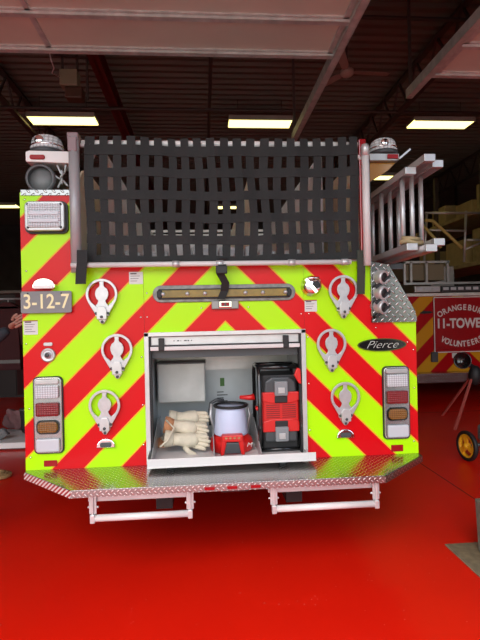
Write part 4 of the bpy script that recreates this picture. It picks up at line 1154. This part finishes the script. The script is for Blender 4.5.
for i, (dz, l) in enumerate(((-.03, .052), (-.010, .066), (.010, .07), (.028, .06))):
    b0 = Vector((hx0+.045, hy0-.02, hz0+.026+dz)); 
    skin('finger', [(tuple(b0-Vector((.02, 0, .01))), .010), (tuple(b0+Vector((l*.4, -.012, l*.2))), .0095), (tuple(b0+Vector((l*.75, -.012, l*.3))), .009), (tuple(b0+Vector((l, -.004, l*.3))), .007)], [(0, 1), (1, 2), (2, 3)], 'skin', PP, 2)
skin('thumb', [((hx0+.0, hy0-.0, hz0+.03), .012), ((hx0+.02, hy0-.015, hz0+.06), .011), ((hx0+.045, hy0-.02, hz0+.075), .009)], [(0, 1), (1, 2)], 'skin', PP, 2)
def hfn(d): return 1-.10*max(0, -d.z)*abs(d.y)+.03*d.z
hc_ = Vector((X+.05, Y-.03, 1.66))
MB().blob(hc_, (.095, .078, .122), 28, 20, hfn).obj('head', 'skin', PP)
MB().blob(hc_+Vector((.095, 0, -.012)), (.022, .014, .024)).obj('nose', 'skin', PP)
for s in (-1, 1):
    MB().blob(hc_+Vector((.078, s*.03, .012)), (.012, .013, .010)).obj('eye', 'eye', PP)
    MB().blob(hc_+Vector((0, s*.08, -.005)), (.022, .012, .033)).obj('ear', 'skin', PP)
MB().blob(hc_+Vector((.082, 0, -.055)), (.012, .026, .008)).obj('mouth', 'leatherb', PP)
MB().blob(hc_+Vector((-.016, 0, .022)), (.099, .088, .115), 28, 20).obj('hair', 'hair', PP)
for s in (-1, 1):
    MB().tube([(X-.09, Y+s*.12, .04), (X+.04, Y+s*.12, .05), (X+.17, Y+s*.12, .035)], .045, 14, True, [.04, .047, .035]).obj('shoe', 'black', PP)
skin('hand', [((X+.06, Y+.24, .93), .03), ((X+.10, Y+.24, .87), (.035, .02)), ((X+.12, Y+.235, .80), (.03, .015))], [(0, 1), (1, 2)], 'skin', PP, 2)

# ================================================================== LIGHT
w = bpy.data.worlds.new('sky'); scn.world = w; w.use_nodes = True
nt = w.node_tree; bg = nt.nodes['Background']
sky = nt.nodes.new('ShaderNodeTexSky')
try:
    sky.sky_type = 'NISHITA'; sky.sun_disc = False; sky.sun_elevation = math.radians(50); sky.sun_rotation = math.radians(200); sky.air_density = 1.; sky.dust_density = 3.
except Exception: pass
mx = nt.nodes.new('ShaderNodeMix'); mx.data_type = 'RGBA'; mx.inputs[0].default_value = .75
mx.inputs[7].default_value = (.262, .325, .315, 1)
nt.links.new(sky.outputs['Color'], mx.inputs[6]); nt.links.new(mx.outputs[2], bg.inputs['Color'])
bg.inputs['Strength'].default_value = 1.7
for a, b_ in DO:
    L = bpy.data.lights.new('door_portal', 'AREA'); L.shape = 'RECTANGLE'; L.size = b_-a; L.size_y = 4.25; L.cycles.is_portal = True
    o = bpy.data.objects.new('door_portal', L); COL.objects.link(o); o.location = ((a+b_)/2, -3.45, 2.125); o.rotation_euler = (math.radians(90), 0, 0)

vs_ = scn.view_settings
vs_.view_transform = 'Standard'; vs_.look = 'None'; vs_.gamma = 1; vs_.use_curve_mapping = False; vs_.exposure = 0.
scn.cycles.max_bounces = 8; scn.cycles.use_denoising = True
scn.cycles.sample_clamp_indirect = 6
